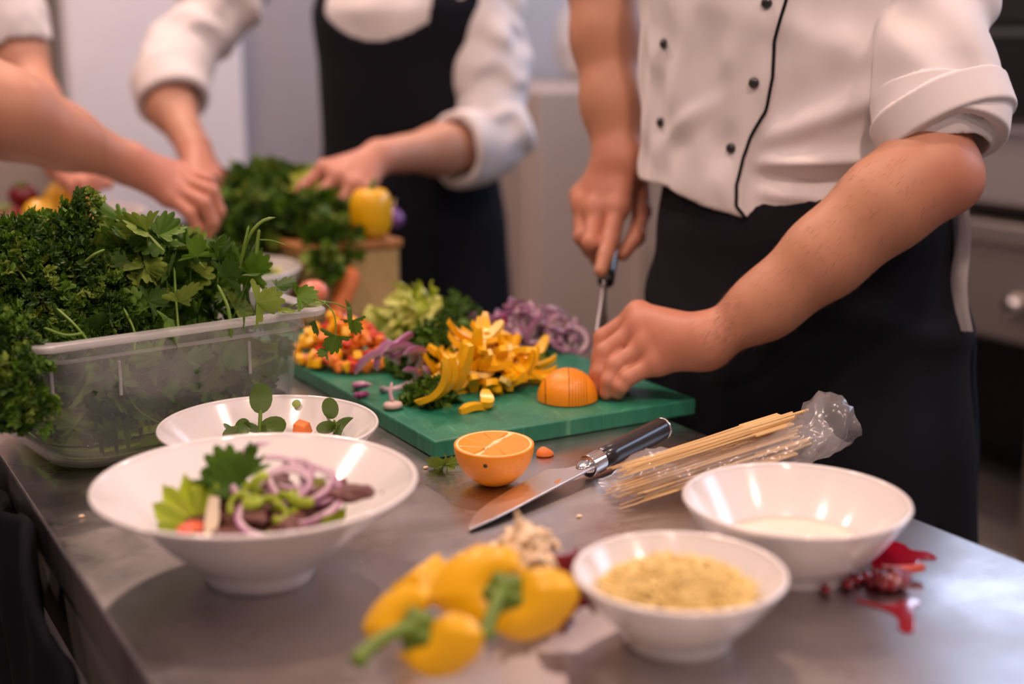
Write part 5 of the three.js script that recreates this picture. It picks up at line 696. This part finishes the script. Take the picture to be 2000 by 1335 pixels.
{
  const strip = [0, 1, 2].map((k) => cells((x, y, z) => smax((Math.hypot(x / 2.4, (y - 9 * x * x * (k - 1)) * 1.5, z) - 0.0125) * 0.8 + 0.0025 * noise3(x * 90 + k * 9, y * 90, z * 90), Math.abs(y - 9 * x * x * (k - 1)) - 0.006, 0.003), [-0.036, -0.022, -0.018], [0.036, 0.022, 0.018], 0.0026));
  [[-0.034, 0.04, 0.03, 0.4], [-0.012, 0.044, 0.032, 1.9], [0.008, 0.046, 0.02, 0.2], [-0.02, 0.05, 0.005, 2.4], [0.028, 0.045, 0.025, 1.2], [0.045, 0.047, 0.012, 0.1], [0.01, 0.052, -0.012, 1.0], [0.064, 0.057, 0.01, -0.5], [-0.005, 0.038, 0.045, 0.7], [0.03, 0.04, 0.045, 2.6]].forEach(([x, y, z, a], k) => { const m = solo('beef_strip', strip[k % 3], meatMat, k === 7 ? 'browned beef strip resting against the bowl wall beside the onion rings' : 'browned beef strip in the heap of meat salad', 'beef', 'beef strips in the footed bowl'); m.position.set(...W1(x, y + 0.016, z)); m.rotation.set(rr(-0.3, 0.3), a, rr(-0.25, 0.25)); m.scale.setScalar(1.15); });
  for (let k = 0; k < 16; k++) { const a = k * 2.4, r = 0.012 + 0.0032 * k, m = solo('lettuce_leaf', frilly[k % 2], limeLeaf, 'lettuce leaf in the bed under the beef strips', 'lettuce', 'lettuce bed of the meat salad'); m.position.set(...W1(Math.cos(a) * r * 0.8 + 0.004, 0.034 + 0.0004 * k, Math.sin(a) * r * 0.8 + 0.012)); aim(m, [Math.cos(a), 0.45, Math.sin(a)], rr(-0.3, 0.3)); m.scale.setScalar(0.032); }
  const rings = [ringArc(0.021, 0.0024, 0.0012, 3.6), ringArc(0.017, 0.0022, 0.0012, 4.4), ringArc(0.025, 0.0026, 0.0011, 2.8), ringArc(0.012, 0.002, 0.0012, 5.2)];
  [[0.012, 0.072, 0.0, 0, 0.9, 0.5], [0.022, 0.07, 0.006, 1, 0.6, 1.4], [0.018, 0.066, 0.014, 0, 0.5, 2.2], [0.034, 0.064, 0.008, 2, 0.7, 0.2], [0.026, 0.075, -0.01, 3, 1.1, 1], [0.008, 0.078, -0.008, 2, 1.2, 2.6], [0.04, 0.058, 0.022, 1, 0.4, 4], [0.02, 0.056, 0.032, 2, 0.3, 3.4], [0.032, 0.074, -0.004, 0, 1.0, 5], [0.045, 0.062, 0.0, 3, 0.5, 0]].forEach(([x, y, z, k, t, s]) => { const m = solo('onion_ring', rings[k], onionMat, 'curved slice of red onion on top of the meat salad', 'onion', 'onion slices on the meat salad'); m.position.set(...W1(x * 1.2, y + 0.016 - t * 0.003, z + 0.012)); m.quaternion.setFromUnitVectors(UPV, V(mixv([toCam, 0.25 + t * 0.35], [left, rr(-0.3, 0.35)], [[0, 1, 0], 1])).normalize()); m.rotateY(s + 1.2); m.scale.setScalar(1.2); });
  const fr = solo('lettuce_leaf', frilly[0], limeLeaf, 'frilly lime green lettuce leaf at the edge of the meat salad', 'lettuce'); fr.position.set(...W1(-0.04, 0.054, 0.03)); aim(fr, mixv([left, 0.9], [[0, 1, 0], 0.75], [toCam, 0.25]), 1.4); fr.scale.set(0.036, 0.05, 0.042);
  const f2 = solo('lettuce_leaf', frilly[1], paleLeaf, 'pale frilly lettuce bit behind the onion slices', 'lettuce'); f2.position.set(...W1(0.045, 0.066, -0.012)); aim(f2, mixv([left, -0.6], [[0, 1, 0], 0.7]), 1.5); f2.scale.setScalar(0.018);
  const sp = thing('parsley_sprig', 'flat parsley sprig garnishing the meat salad', 'parsley', W1(-0.014, 0.076, 0.01));
  for (const [p, d, s, k] of [[[0, 0, 0], mixv([left, 0.9], [[0, 1, 0], 0.25], [toCam, 0.5]), 0.04, 0], [[0, 0.006, 0], mixv([left, 0.45], [[0, 1, 0], 0.9], [toCam, 0.2]), 0.036, 1], [[0.004, 0.004, 0.002], mixv([left, 0.75], [[0, 1, 0], 0.6], [toCam, 0.4]), 0.035, 2], [[0.012, 0.016, -0.016], mixv([left, -0.2], [[0, 1, 0], 1], [toCam, 0.2]), 0.022, 3]]) { const m = part('leaf', flat[k], leafMats[0], sp); m.position.set(...p); aim(m, d, 1.35 + k * 0.25); m.scale.setScalar(s); }
  part('stem', taper([[0.016, -0.012, 0.006], [0.006, -0.002, 0.004], [0, 0.006, 0]], [0.0014, 0.001], 10, 6), stemGreen, sp);
  const chip = new THREE.TorusGeometry(0.0055, 0.0022, 8, 16, 4.2).rotateX(Math.PI / 2);
  for (const [x, y, z] of [[0.002, 0.058, 0.036], [0.016, 0.056, 0.038], [0.006, 0.067, 0.018], [-0.008, 0.055, 0.034], [0.04, 0.058, 0.03], [0.03, 0.055, 0.034], [0.024, 0.05, 0.042]]) { const m = solo('spring_onion', chip, limeLeaf, 'bright green spring onion curl on the beef strips', 'spring onion', 'spring onion curls on the meat salad'); m.position.set(...W1(x, y + 0.018, z)); m.rotation.set(rr(-0.8, 0.8), rr(0, 6), rr(-0.6, 0.6)); m.scale.set(1.6, 2, 1.1); }
  const sh = solo('cheese_shaving', bend(new THREE.BoxGeometry(0.011, 0.036, 0.0016, 4, 10, 1), (v) => { v.z += 5 * v.y * v.y; v.x *= 1 - 0.3 * Math.abs(v.y) / 0.018; }), M({ color: rgb(0.72, 0.62, 0.45), roughness: 0.5 }), 'pale hard cheese shaving leaning on the beef', 'cheese'); sh.position.set(...W1(-0.026, 0.066, 0.05)); sh.rotation.set(-0.7, -0.4, -0.35);
  const tm = solo('tomato_bit', cells((x, y, z) => ball([0, 0, 0], 0.009, [1.3, 0.7, 1])(x, y, z) + 0.001 * noise3(x * 200, y * 200, z * 200), [-0.015, -0.012, -0.012], [0.015, 0.012, 0.012], 0.0018), M({ color: rgb(0.72, 0.13, 0.06), roughness: 0.3 }), 'small coral tomato bit under the beef strips', 'tomato'); tm.position.set(...W1(-0.042, 0.058, 0.05));
}
// ---------------------------------------------------------------- lamb's lettuce bowl
{
  const sprig = (label, at, turn, spec) => { const g = thing('lambs_lettuce', label, 'salad sprig', at, turn); for (const [d, s, k, p = [0, 0, 0]] of spec) { const m = part('leaf', oval[k], lambLeaf, g); m.position.set(...p); aim(m, d, 1.0); m.scale.setScalar(s * 0.78); } part('stem', taper([[0, -0.004, 0.002], [0.001, 0.004, 0], [0, 0.012, -0.001]], [0.0022, 0.0014], 8, 7), stemGreen, g); return g; };
  const w2 = (x, y, z) => [B2[0] + x * 0.866 - z * 0.5, B2[1] + y, B2[2] + x * 0.5 + z * 0.866];
  sprig('lamb\'s lettuce sprig with one tall leaf against the bowl wall', [0.434, 0.918, -1.272], 0, [[mixv([left, -0.15], [[0, 1, 0], 1]), 0.042, 0, [0, 0.02, 0]], [mixv([left, -1], [[0, 1, 0], 0.25]), 0.04, 1], [mixv([left, 0.9], [[0, 1, 0], 0.3]), 0.026, 0], [mixv([left, -0.5], [toCam, 0.7], [[0, 1, 0], 0.1]), 0.026, 1]]);
  part('stem', taper([[0, 0, 0], [0.001, 0.012, 0], [0.002, 0.024, 0]], [0.0022, 0.002], 8, 7), stemGreen, scene.children[scene.children.length - 1]);
  sprig('lamb\'s lettuce sprig of round leaves beside the carrot piece', [0.502, 0.918, -1.235], 0.4, [[mixv([left, 0.25], [[0, 1, 0], 1]), 0.03, 0, [-0.002, 0.014, 0]], [mixv([left, -0.95], [[0, 1, 0], 0.3], [toCam, 0.3]), 0.034, 1], [mixv([left, 0.8], [[0, 1, 0], 0.35], [toCam, 0.4]), 0.032, 1], [mixv([toCam, 1], [[0, 1, 0], 0.15]), 0.026, 0], [mixv([left, 0.3], [toCam, -0.6], [[0, 1, 0], 0.5]), 0.028, 0]]);
  sprig('lamb\'s lettuce sprig low in the bowl by the container', [0.409, 0.917, -1.271], 1.2, [[mixv([left, 0.8], [[0, 1, 0], 0.4]), 0.03, 0], [mixv([left, -0.7], [[0, 1, 0], 0.4]), 0.03, 1], [mixv([toCam, -0.8], [[0, 1, 0], 0.4]), 0.026, 1]]);
  const cr = solo('carrot_piece', cells((x, y, z) => smax(smax(Math.abs(x) - 0.008 + 0.3 * y, Math.abs(z) - 0.007, 0.002), Math.abs(y) - 0.008, 0.002), [-0.014, -0.012, -0.012], [0.014, 0.012, 0.012], 0.0018), carrotMat, 'orange carrot piece between the lamb\'s lettuce sprigs', 'carrot'); cr.position.set(...[0.471, 0.921, -1.248]); cr.rotation.set(0.2, 0.6, 0.2);
  const cs = solo('cucumber_bit', lathe([[0, 0.0012], [0.0042, 0.0011], [0.0047, 0], [0, 0]], 24), M({ color: rgb(0.3, 0.4, 0.1), roughness: 0.4 }), 'tiny round green slice stuck inside the lamb\'s lettuce bowl', 'vegetable bit'); cs.position.set(...[0.482, 0.936, -1.291]); aim(cs, mixv([toCam, 1], [[0, 1, 0], 0.5]), 0); cs.rotateX(Math.PI / 2);
}
// ---------------------------------------------------------------- vegetables on the board
const heap = (c, rx, rz, H, k, turn = 0) => { const a = rr(0, 6.283), q = Math.sqrt(rnd()) * 0.97, u = Math.cos(a) * q * rx, w = Math.sin(a) * q * rz, y = H * (1 - q * q) * Math.pow(rnd(), 0.55); return [c[0] + u * Math.cos(turn) + w * Math.sin(turn), BT0 + k + y, c[2] - u * Math.sin(turn) + w * Math.cos(turn)]; };
{
  const cube = [0, 1, 2].map((k) => bend(new RoundedBoxGeometry(0.0095, 0.008, 0.0085, 1, 0.0016), (v) => { v.x += v.y * rr(-0.06, 0.06); v.z += 0.15 * v.y * (k - 1); }));
  const c = [0.658, 0.900, -1.580], kinds = [[pepperYellow, 'yellow', 80], [pepperOrange, 'orange', 72], [pepperRed, 'red', 60]];
  for (const [mat, col, n] of kinds) for (let i = 0; i < n; i++) { const m = solo('pepper_cube', pick(cube), mat, `small ${col} pepper cube in the diced heap`, 'pepper cube', `${col} pepper cubes on the board`); let p; for (;;) { p = heap(c, 0.058, 0.088, 0.058, 0.005, 0.25); const s = (p[0] - c[0]) * 0.866 + (p[2] - c[2]) * 0.5; if (col === 'yellow' ? s < rr(0.0, 0.03) : s > rr(-0.05, 0.0)) break; } m.position.set(...p); m.rotation.set(rr(0, 3), rr(0, 3), rr(0, 3)); m.scale.setScalar(rr(1.0, 1.5)); }
}
{
  const shred = [0, 1, 2].map((k) => bend(new THREE.PlaneGeometry(0.045, 0.03, 14, 8), (v) => { const x = v.x, y = v.y; v.z = 0.005 * Math.sin(x * 190 + k) + 0.004 * Math.sin(y * 260 + x * 90) + 7 * x * x; v.y += 0.004 * Math.sin(x * 120 + k * 2); }));
  const c = [0.794, 0.900, -1.635]; for (let i = 0; i < 34; i++) { const m = solo('lettuce_shred', pick(shred), pick([paleLeaf, paleLeaf, limeLeaf]), 'pale ruffled lettuce shred in the heap on the green board', 'lettuce', 'lettuce shreds on the green board'); m.position.set(...heap(c, 0.055, 0.085, 0.062, 0.008, 0.2)); m.rotation.set(rr(0, 6), rr(0, 6), rr(0, 6)); m.scale.setScalar(rr(0.8, 1.25)); }
}
{
  const spots = [[[0.734, 0.900, -1.466], 0.05, 0.07, 0.062, 620], [[0.835, 0.900, -1.611], 0.06, 0.06, 0.06, 380], [[0.664, 0.900, -1.342], 0.026, 0.03, 0.024, 170], [[0.842, 0.900, -1.444], 0.05, 0.03, 0.015, 90]];
  const all = leafMats.slice(0, 3).map(() => []), o = new THREE.Object3D();
  for (const [c, rx, rz, H, n] of spots) for (let i = 0; i < n; i++) { o.position.set(...heap(c, rx, rz, H, 0.003, 0.3)); o.rotation.set(rr(0, 6), rr(0, 6), rr(0, 6)); o.scale.setScalar(rr(0.009, 0.017)); o.updateMatrix(); all[Math.floor(rnd() * 3)].push(o.matrix.clone()); }
  const g = new THREE.Group(); g.name = 'chopped_herbs'; scene.add(g); tag(g, 'loose mound of chopped green herbs on the cutting board', 'herbs', null, 'stuff');
  all.forEach((l, k) => { const m = lit(new THREE.InstancedMesh(k ? flat[k] : curly[0], leafMats[k], l.length)); l.forEach((q, i) => m.setMatrixAt(i, q)); m.name = 'herb_bits'; m.userData.kind = 'stuff'; g.add(m); });
}
{
  const strip = [0.045, 0.036, 0.055].map((L, k) => bend(new THREE.BoxGeometry(L, 0.0052, 0.0085, 12, 1, 2), (v) => { const x = v.x; v.y += (5 + 4 * k) * x * x * (k === 1 ? -1 : 1); v.z += 4 * (k - 1) * x * x; v.y *= 1; v.z *= 1 - 0.5 * Math.pow(Math.abs(x) / (L / 2), 3); }));
  const c = [0.765, 0.900, -1.388], put = (p, r, s, mat = pepperYellow, own) => { const m = solo('pepper_strip', pick(strip), mat, own ? own : mat === pepperFlesh ? 'pale inner strip of yellow pepper in the sliced heap' : 'yellow pepper strip in the sliced heap', 'pepper strip', own ? null : mat === pepperFlesh ? 'pale pepper strips on the board' : 'yellow pepper strips on the board'); m.position.set(...p); m.rotation.set(...r); m.scale.set(s * 1.12, rr(1.1, 1.6), rr(1.2, 1.9)); };
  for (let i = 0; i < 96; i++) put(heap(c, 0.066, 0.062, 0.062, 0.006, 0.4), [rr(-0.7, 0.7), rr(0, 6.28), rr(-0.75, 0.75)], rr(0.7, 1.15), i % 9 === 4 ? pepperFlesh : pepperYellow);
  put([0.691, 0.906, -1.284], [0, 0.05, 0], 0.9, pepperYellow, 'yellow pepper strip lying alone nearest the board edge'); put([0.713, 0.907, -1.292], [0.2, 1.1, 0], 0.7, pepperYellow, 'short yellow pepper strip touching the lone strip'); put([0.869, 0.915, -1.439], [0.3, 0.5, 0.5], 1.1, pepperYellow, 'yellow pepper strip pointing out towards the onion heap'); put([0.838, 0.910, -1.400], [0.1, -0.6, 0.1], 1, pepperYellow, 'yellow pepper strip lying flat nearest the sliced orange');
  put([0.659, 0.930, -1.297], [0, -0.9, 1.0], 1.1); put([0.670, 0.932, -1.300], [0, -1.0, 1.1], 1.0); put([0.690, 0.945, -1.306], [0, -1.2, 1.2], 1.2);
}
{
  const arcs = [ringArc(0.024, 0.0045, 0.0034, 2.6), ringArc(0.018, 0.0042, 0.003, 2.9), ringArc(0.03, 0.0046, 0.0034, 2.0), ringArc(0.013, 0.0036, 0.003, 3.2)];
  const c1 = [0.912, 0.900, -1.552];
  for (let i = 0; i < 120; i++) { const m = solo('onion_shred', pick(arcs), onionMat, 'thin lilac red onion shred in the heap at the back of the board', 'onion', 'red onion shreds at the back of the board'); m.position.set(...heap(c1, 0.046, 0.09, 0.048, 0.005, 0.75)); m.rotation.set(rr(-1.2, 1.2), rr(0, 6.28), rr(-1, 1)); m.scale.setScalar(rr(0.7, 1.1)); }
  const pk = solo('onion_end', cells((x, y, z) => smax(ball([0, 0, 0], 0.017, [0.8, 1, 1])(x, y, z), -ball([0.004, -0.004, 0], 0.0125)(x, y, z), 0.002), [-0.02, -0.02, -0.02], [0.02, 0.02, 0.02], 0.002), M({ color: rgb(0.3, 0.03, 0.11), roughness: 0.25, clearcoat: 0.3 }), 'magenta onion end on top of the back onion heap', 'onion'); pk.position.set(...[0.885, 0.928, -1.565]);
  const c2 = [0.650, 0.900, -1.426];
  for (const [x, y, z, k, a, b, e] of [[-0.012, 0.018, 0.01, 0, -1.3, 0.2, 0.1], [0.0, 0.022, 0.004, 2, -1.1, 0.6, 0.3], [0.01, 0.028, -0.01, 1, -0.9, 1.0, 0.2], [-0.004, 0.036, -0.016, 2, -0.5, 0.3, 0.5], [0.02, 0.014, 0.012, 3, -1.0, 1.8, 0], [0.026, 0.012, 0.004, 1, -1.3, 2.4, 0.2], [0.012, 0.01, 0.022, 3, -0.6, 3.5, 0], [-0.022, 0.008, 0.008, 3, -0.2, 5, 0], [0.0, 0.03, -0.004, 1, -1.4, 0.1, 0.6], [0.018, 0.024, -0.002, 0, -1.2, 1.2, 0.4]]) { const m = solo('onion_slice', arcs[k], onionMat, 'thick curved red onion slice at the near side of the board', 'onion', 'red onion slices at the near side of the board'); m.position.set(c2[0] + x * 0.866 - z * 0.5, BT0 + y, c2[2] + x * 0.5 + z * 0.866); m.rotation.set(a, b - 0.5, e); m.scale.setScalar(1.3); }
  const root = thing('onion_root', 'cut white onion root end lying before the onion slices', 'onion', [0.615, 0.900, -1.337]);
  part('bulb', lathe([[0, 0.0005], [0.0085, 0.001], [0.0115, 0.0045], [0.0095, 0.008], [0.004, 0.0095], [0, 0.0098]], 28).scale(1.05, 1, 0.9), M({ color: rgb(0.6, 0.45, 0.4), roughness: 0.5 }), root);
  part('shoot', taper([[0, 0.008, 0], [-0.001, 0.018, -0.004], [0.004, 0.03, -0.01]], [0.003, 0.0024, 0.0015], 12, 8), onionMatPlain(), root);
  function onionMatPlain() { return M({ color: rgb(0.6, 0.42, 0.48), roughness: 0.35 }); }
  const bits = [[702, 742, 'purple onion skin bit at the edge of the diced heap', [0.22, 0.02, 0.13]]];
  for (const [x, y, lb, col] of bits) { const m = solo('onion_bit', cells((a, b, d) => ball([0, 0, 0], 0.006, [1.7, 0.6, 1])(a, b, d) + 0.0008 * noise3(a * 300, b * 300, d * 300), [-0.012, -0.006, -0.008], [0.012, 0.006, 0.008], 0.0015), M({ color: rgb(...col), roughness: 0.35 }), lb, 'onion'); m.position.set(...[0.604, 0.904, -1.402]); }
}
// scraps beside the board
{
  const hb = thing('herb_scrap', 'torn green herb leaf beside the board corner', 'herb', [0.591, 0.884, -1.164]);
  for (const [d, s, k, p] of [[mixv([left, 0.9], [[0, 1, 0], 0.35]), 0.02, 0, [0, 0, 0]], [mixv([left, -0.6], [[0, 1, 0], 0.3], [toCam, 0.3]), 0.016, 1, [0.004, 0.001, 0]], [mixv([left, 0.4], [toCam, 0.8], [[0, 1, 0], 0.1]), 0.014, 2, [0, 0.001, 0]]]) { const m = part('leaf', flat[k], leafMats[3], hb); m.position.set(...p); aim(m, d, 1.0); m.scale.setScalar(s); }
  part('stem', taper([[-0.004, 0, -0.002], [0.008, 0.003, 0.003], [0.018, 0.002, 0.008]], [0.0012, 0.0008], 10, 6), stemGreen, hb);
  const cs = solo('carrot_scrap', cells((x, y, z) => smax(ball([0, -0.003, 0], 0.0105, [1, 0.9, 0.8])(x, y, z), Math.max(-y - 0.004, x * 0.7 + y - 0.006), 0.002), [-0.014, -0.01, -0.012], [0.014, 0.012, 0.012], 0.0018), carrotMat, 'orange carrot scrap just behind the orange half', 'carrot'); cs.position.set(...[0.708, 0.884, -1.156]);
  const crumb = new THREE.IcosahedronGeometry(0.0022, 1); for (const p of [[0.578, 0.880, -1.179], [0.708, 0.880, -1.158], [0.611, 0.880, -1.210], [0.637, 0.880, -0.979], [0.238, 0.880, -1.209]]) { const m = solo('crumb', crumb, creamCore, 'tiny pale crumb on the steel table', 'crumb', 'crumbs on the table'); m.position.set(p[0], TOP + 0.0015, p[2]); m.scale.set(1.3, 0.7, 1); }
  const bl = solo('orange_scrap', bend(new THREE.BoxGeometry(0.012, 0.001, 0.004, 6, 1, 1), (v) => { v.z += 30 * v.x * v.x; }), peel, 'thin orange shaving stuck on the lying knife blade', 'peel'); bl.position.set(...[0.659, 0.891, -1.050]); bl.rotation.y = 0.4;
}
// ---------------------------------------------------------------- further down the table
{
  // shredded lettuce in the white bowl
  const piece = [0, 1].map((k) => bend(new THREE.PlaneGeometry(0.055, 0.035, 12, 8), (v) => { v.z = 0.007 * Math.sin(v.x * 150 + k) + 0.005 * Math.sin(v.y * 200) + 6 * v.x * v.x; }));
  for (let i = 0; i < 46; i++) { const a = rr(0, 6.28), r = 0.078 * Math.sqrt(rnd()), m = solo('lettuce_piece', pick(piece), pick([paleLeaf, limeLeaf, leafMats[1], leafMats[3]]), 'green lettuce piece in the white bowl behind the container', 'lettuce', 'lettuce pieces in the white bowl'); m.position.set(BL[0] + Math.cos(a) * r, BL[1] + 0.074 + 0.04 * (1 - r / 0.1) * rnd(), BL[2] + Math.sin(a) * r); m.rotation.set(rr(0, 6), rr(0, 6), rr(0, 6)); }
  const bt = thing('squeeze_bottle', 'white squeeze bottle with a pointed nozzle behind the curly parsley', 'bottle', [[0.443, 1.030, -1.778][0], TOP, [0.443, 1.030, -1.778][2]]);
  const hb = [0.444, 1.038, -1.780][1] - TOP;
  part('bottle', lathe([[0, 0], [0.026, 0], [0.028, 0.004], [0.028, hb - 0.03], [0.022, hb - 0.008], [0.02, hb], [0, hb]], 40), whitePlastic, bt);
  part('cap', lathe([[0.021, hb - 0.006], [0.022, hb + 0.002], [0.012, hb + 0.006], [0, hb + 0.006]], 32), whitePlastic, bt);
  part('nozzle', lathe([[0, hb + 0.004], [0.0065, hb + 0.004], [0.0024, hb + 0.032], [0.0015, hb + 0.033], [0, hb + 0.033]], 24), whitePlastic, bt);
  // the beige box with wooden lid
  const bx = thing('wooden_box', 'beige box with a wooden lid at the end of the green board', 'box', [0.815, TOP, -2.05]);
  const H = 0.11; part('body', box(0.168, H, 0.27, 0, H / 2, 0, 0.006), boxBeige, bx);
  { const g = box(0.176, 0.014, 0.28, 0, H + 0.006, 0, 0.004), p = g.attributes.position, uv = g.attributes.uv; for (let i = 0; i < p.count; i++) uv.setXY(i, p.getZ(i) * 3, p.getX(i) * 3); part('lid', g, woodTop, bx); }
  const LID = TOP + H + 0.0135;
  const cr = thing('plastic_crate', 'low dark crate under the leafy greens', 'crate', [0.668, TOP, -2.3]); part('body', merge([box(0.11, 0.012, 0.24, 0, 0.006, 0), box(0.01, 0.1, 0.24, -0.05, 0.05, 0), box(0.01, 0.1, 0.24, 0.05, 0.05, 0), box(0.11, 0.1, 0.01, 0, 0.05, -0.115), box(0.11, 0.1, 0.01, 0, 0.05, 0.115)]), blackMatte, cr); part('lid', box(0.112, 0.008, 0.242, 0, 0.104, 0), blackMatte, cr);
  const g = thing('leafy_greens', 'dark heap of leafy greens under the bib-apron cook\'s hand', 'greens');
  bunch(g, [[[0.770, 1.000, -2.079], 0.085, [1.25, 0.75, 0.9]], [[0.744, 1.006, -2.155], 0.075, [1.1, 0.8, 1]], [[0.801, 1.018, -2.018], 0.06, [1, 0.8, 0.9]], [[0.815, 1.065, -2.129], 0.03, [0.8, 1, 0.8]], [[0.789, 1.006, -1.927], 0.04, [1, 0.9, 0.5]], [[0.756, 0.984, -1.870], 0.022, [1, 1, 0.5]], [[0.743, 1.042, -2.224], 0.05], [[0.791, 1.064, -2.202], 0.04]], [...flat, ...curly], [leafMats[0], leafMats[1], leafMats[2], leafMats[3]], 220, 800, 0.026);
  settle(g, [0.66, TOP + 0.108, -2.2]);
  const lime = solo('lettuce_leaf', frilly[0], limeLeaf, 'bright lettuce leaf sticking up from the leafy greens', 'lettuce'); lime.position.set(...[0.795, 1.058, -2.080]); aim(lime, [0.1, 1, -0.1], 0.5); lime.scale.setScalar(0.05);
  // bell pepper, onion, radishes
  const pep = (label, at, r, mat, turn = 0, lay = 0) => { const o = thing('bell_pepper', label, 'pepper', at, turn); part('fruit', cells((x, y, z) => { const a = Math.atan2(z, x), rho = Math.hypot(x, z), lobe = 1 - 0.1 * Math.pow(Math.abs(Math.sin(1.5 * a + 0.4)), 1.4); return (Math.hypot(Math.pow(rho / lobe / r, 1.3), Math.pow(Math.abs(y) / r / 1.2, 1.3)) - 1) * r * 0.55 + 0.008 * Math.exp(-rho * rho / 0.0002) * (y > 0 ? 1 : 0); }, [-r * 1.25, -r * 1.45, -r * 1.25], [r * 1.25, r * 1.45, r * 1.25], 0.0045), mat, o); part('stem', taper([[0, r * 1.0, 0], [0.002, r * 1.2, 0.002], [0.006, r * 1.5, 0.004]], [0.008, 0.004, 0.005], 12, 8), stalk, o); o.rotation.z = lay; return o; };
  const pp = [0.862, 1.033, -1.940]; pep('whole yellow bell pepper standing on the wooden lid', [pp[0], LID + 0.041, pp[2]], 0.036, pepperYellow);
  const on = [0.935, 1.030, -2.015]; const om = thing('red_onion', 'small purple onion behind the whole yellow pepper', 'onion', [on[0], LID + 0.017, on[2]]); part('bulb', lathe([[0, -0.017], [0.01, -0.0155], [0.018, -0.006], [0.019, 0.002], [0.014, 0.012], [0.005, 0.019], [0, 0.024]], 32), M({ color: rgb(0.2, 0.08, 0.3), roughness: 0.2, clearcoat: 0.5 }), om); part('tip', taper([[0, 0.018, 0], [0.001, 0.027, 0], [0.004, 0.034, 0]], [0.003, 0.002, 0.001], 8, 7), creamCore, om);
  const rad = new THREE.SphereGeometry(0.017, 24, 16); for (const [p, s] of [[[0.718, 1.081, -2.249], 1], [[0.792, 1.079, -2.229], 1], [[0.773, 1.075, -2.215], 0.9], [[0.705, 1.066, -2.229], 0.9], [[0.540, 1.022, -2.040], 1.1], [[0.570, 1.023, -2.059], 1.05], [[0.521, 1.016, -2.014], 1], [[0.568, 1.014, -1.986], 0.95]].map((q) => q)) { const m = solo('radish', rad, tomatoRed, p[1] > 1.06 ? 'small red radish nestled on top of the leafy greens' : 'small red radish lying under the reaching hand', 'radish', p[1] > 1.06 ? 'radishes on the greens' : 'radishes under the hand'); m.position.set(...p); m.scale.setScalar(s); }
  const bed = solo('serving_dish', lathe([[0, 0], [0.07, 0], [0.1, 0.03], [0.098, 0.032], [0.068, 0.005], [0, 0.005]], 64), blackMatte, 'dark dish under the loose radishes', 'dish'); bed.position.set([0.571, 0.998, -2.111][0], [0.569, 0.982, -2.108][1] - 0.03, [0.571, 0.998, -2.111][2]);
  const stand = solo('dish_stand', lathe([[0, 0], [0.05, 0], [0.045, 0.02], [0.04, bed.position.y - TOP], [0, bed.position.y - TOP]], 32), blackMatte, 'dark foot carrying the radish dish', 'stand'); stand.position.set(bed.position.x, TOP, bed.position.z);
  const cg = lathe([[0, 0], [0.006, 0.002], [0.012, 0.02], [0.016, 0.06], [0.018, 0.085], [0.014, 0.095], [0, 0.098]], 24);
  const c1 = solo('carrot', cg, carrotMat, 'orange carrot leaning on the beige box', 'carrot'); c1.position.set(...[0.759, 0.889, -1.859]); c1.rotation.set(-0.35, 0.3, -0.55);
  const t1 = solo('tomato', new THREE.SphereGeometry(0.021, 28, 20).scale(1, 0.85, 1), M({ color: rgb(0.7, 0.22, 0.14), roughness: 0.3 }), 'pale pink tomato between lettuce bowl and beige box', 'tomato'); t1.position.set(...[0.674, 0.967, -1.723]);
  const p1 = solo('pepper_chunk', cells((x, y, z) => smax(ball([0, 0, 0], 0.03, [1, 0.8, 0.8])(x, y, z), -ball([0, -0.012, 0.004], 0.025)(x, y, z), 0.004), [-0.035, -0.03, -0.03], [0.035, 0.03, 0.03], 0.004), darkRed, 'dark red pepper chunk in front of the beige box', 'pepper'); p1.position.set(...[0.733, 0.903, -1.764]);
  // tomatoes and yellow peppers in the deep bowl
  const TB = (x, y, z) => [BT[0] + x * 0.866 - z * 0.5, TOP + y, BT[2] + x * 0.5 + z * 0.866];
  const tg = new THREE.SphereGeometry(0.033, 32, 24); tg.scale(1, 0.88, 1);
  for (const [p, s, lb] of [[TB(-0.062, 0.168, -0.01), 0.8, 'topmost shiny red tomato in the deep bowl'], [TB(-0.07, 0.128, 0.055), 1.1, 'large dark red tomato by the bowl edge'], [TB(-0.005, 0.14, -0.06), 0.9, 'red tomato beside the yellow pepper pieces'], [TB(-0.095, 0.12, -0.03), 0.9, 'red tomato half hidden behind the large one'], [TB(-0.03, 0.085, 0.01), 1.0, 'red tomato low in front of the yellow peppers']]) { const o = thing('tomato', lb, 'tomato', p); part('fruit', tg, tomatoRed, o); part('calyx', fan(2, 20, Math.PI, (a) => 0.5 + 0.5 * Math.abs(Math.cos(2.5 * a)), (r) => 0.1 * r * r).scale(0.014, 0.02, 0.014).translate(0, 0.0285, 0), stalk, o); o.scale.setScalar(s); o.rotation.set(0.3, 0.5, 0.2); }
  const yg = cells((x, y, z) => { const a = Math.atan2(z, x); return smax((Math.hypot(x, y * 1.2, z) - 0.03 - 0.003 * Math.cos(3 * a)) * 0.8, -(Math.hypot(x - 0.006, y * 1.2 + 0.012, z) - 0.026), 0.003); }, [-0.036, -0.03, -0.036], [0.036, 0.032, 0.036], 0.0035);
  for (const [p, lb] of [[TB(0.0, 0.165, -0.01), 'yellow pepper half beside the shiny tomato'], [TB(0.04, 0.15, -0.02), 'yellow pepper half near the bowl rim'], [TB(-0.012, 0.145, 0.05), 'orange-yellow pepper half at the front of the tomato bowl'], [TB(0.07, 0.118, 0.035), 'small yellow pepper half behind the curly parsley tip']]) { const m = solo('pepper_half', yg, pepperYellow, lb, 'pepper'); m.position.set(...p); m.rotation.set(rr(-0.5, 0.5), rr(0, 6), rr(-0.5, 0.5)); }
}
renderer.render(scene, camera);
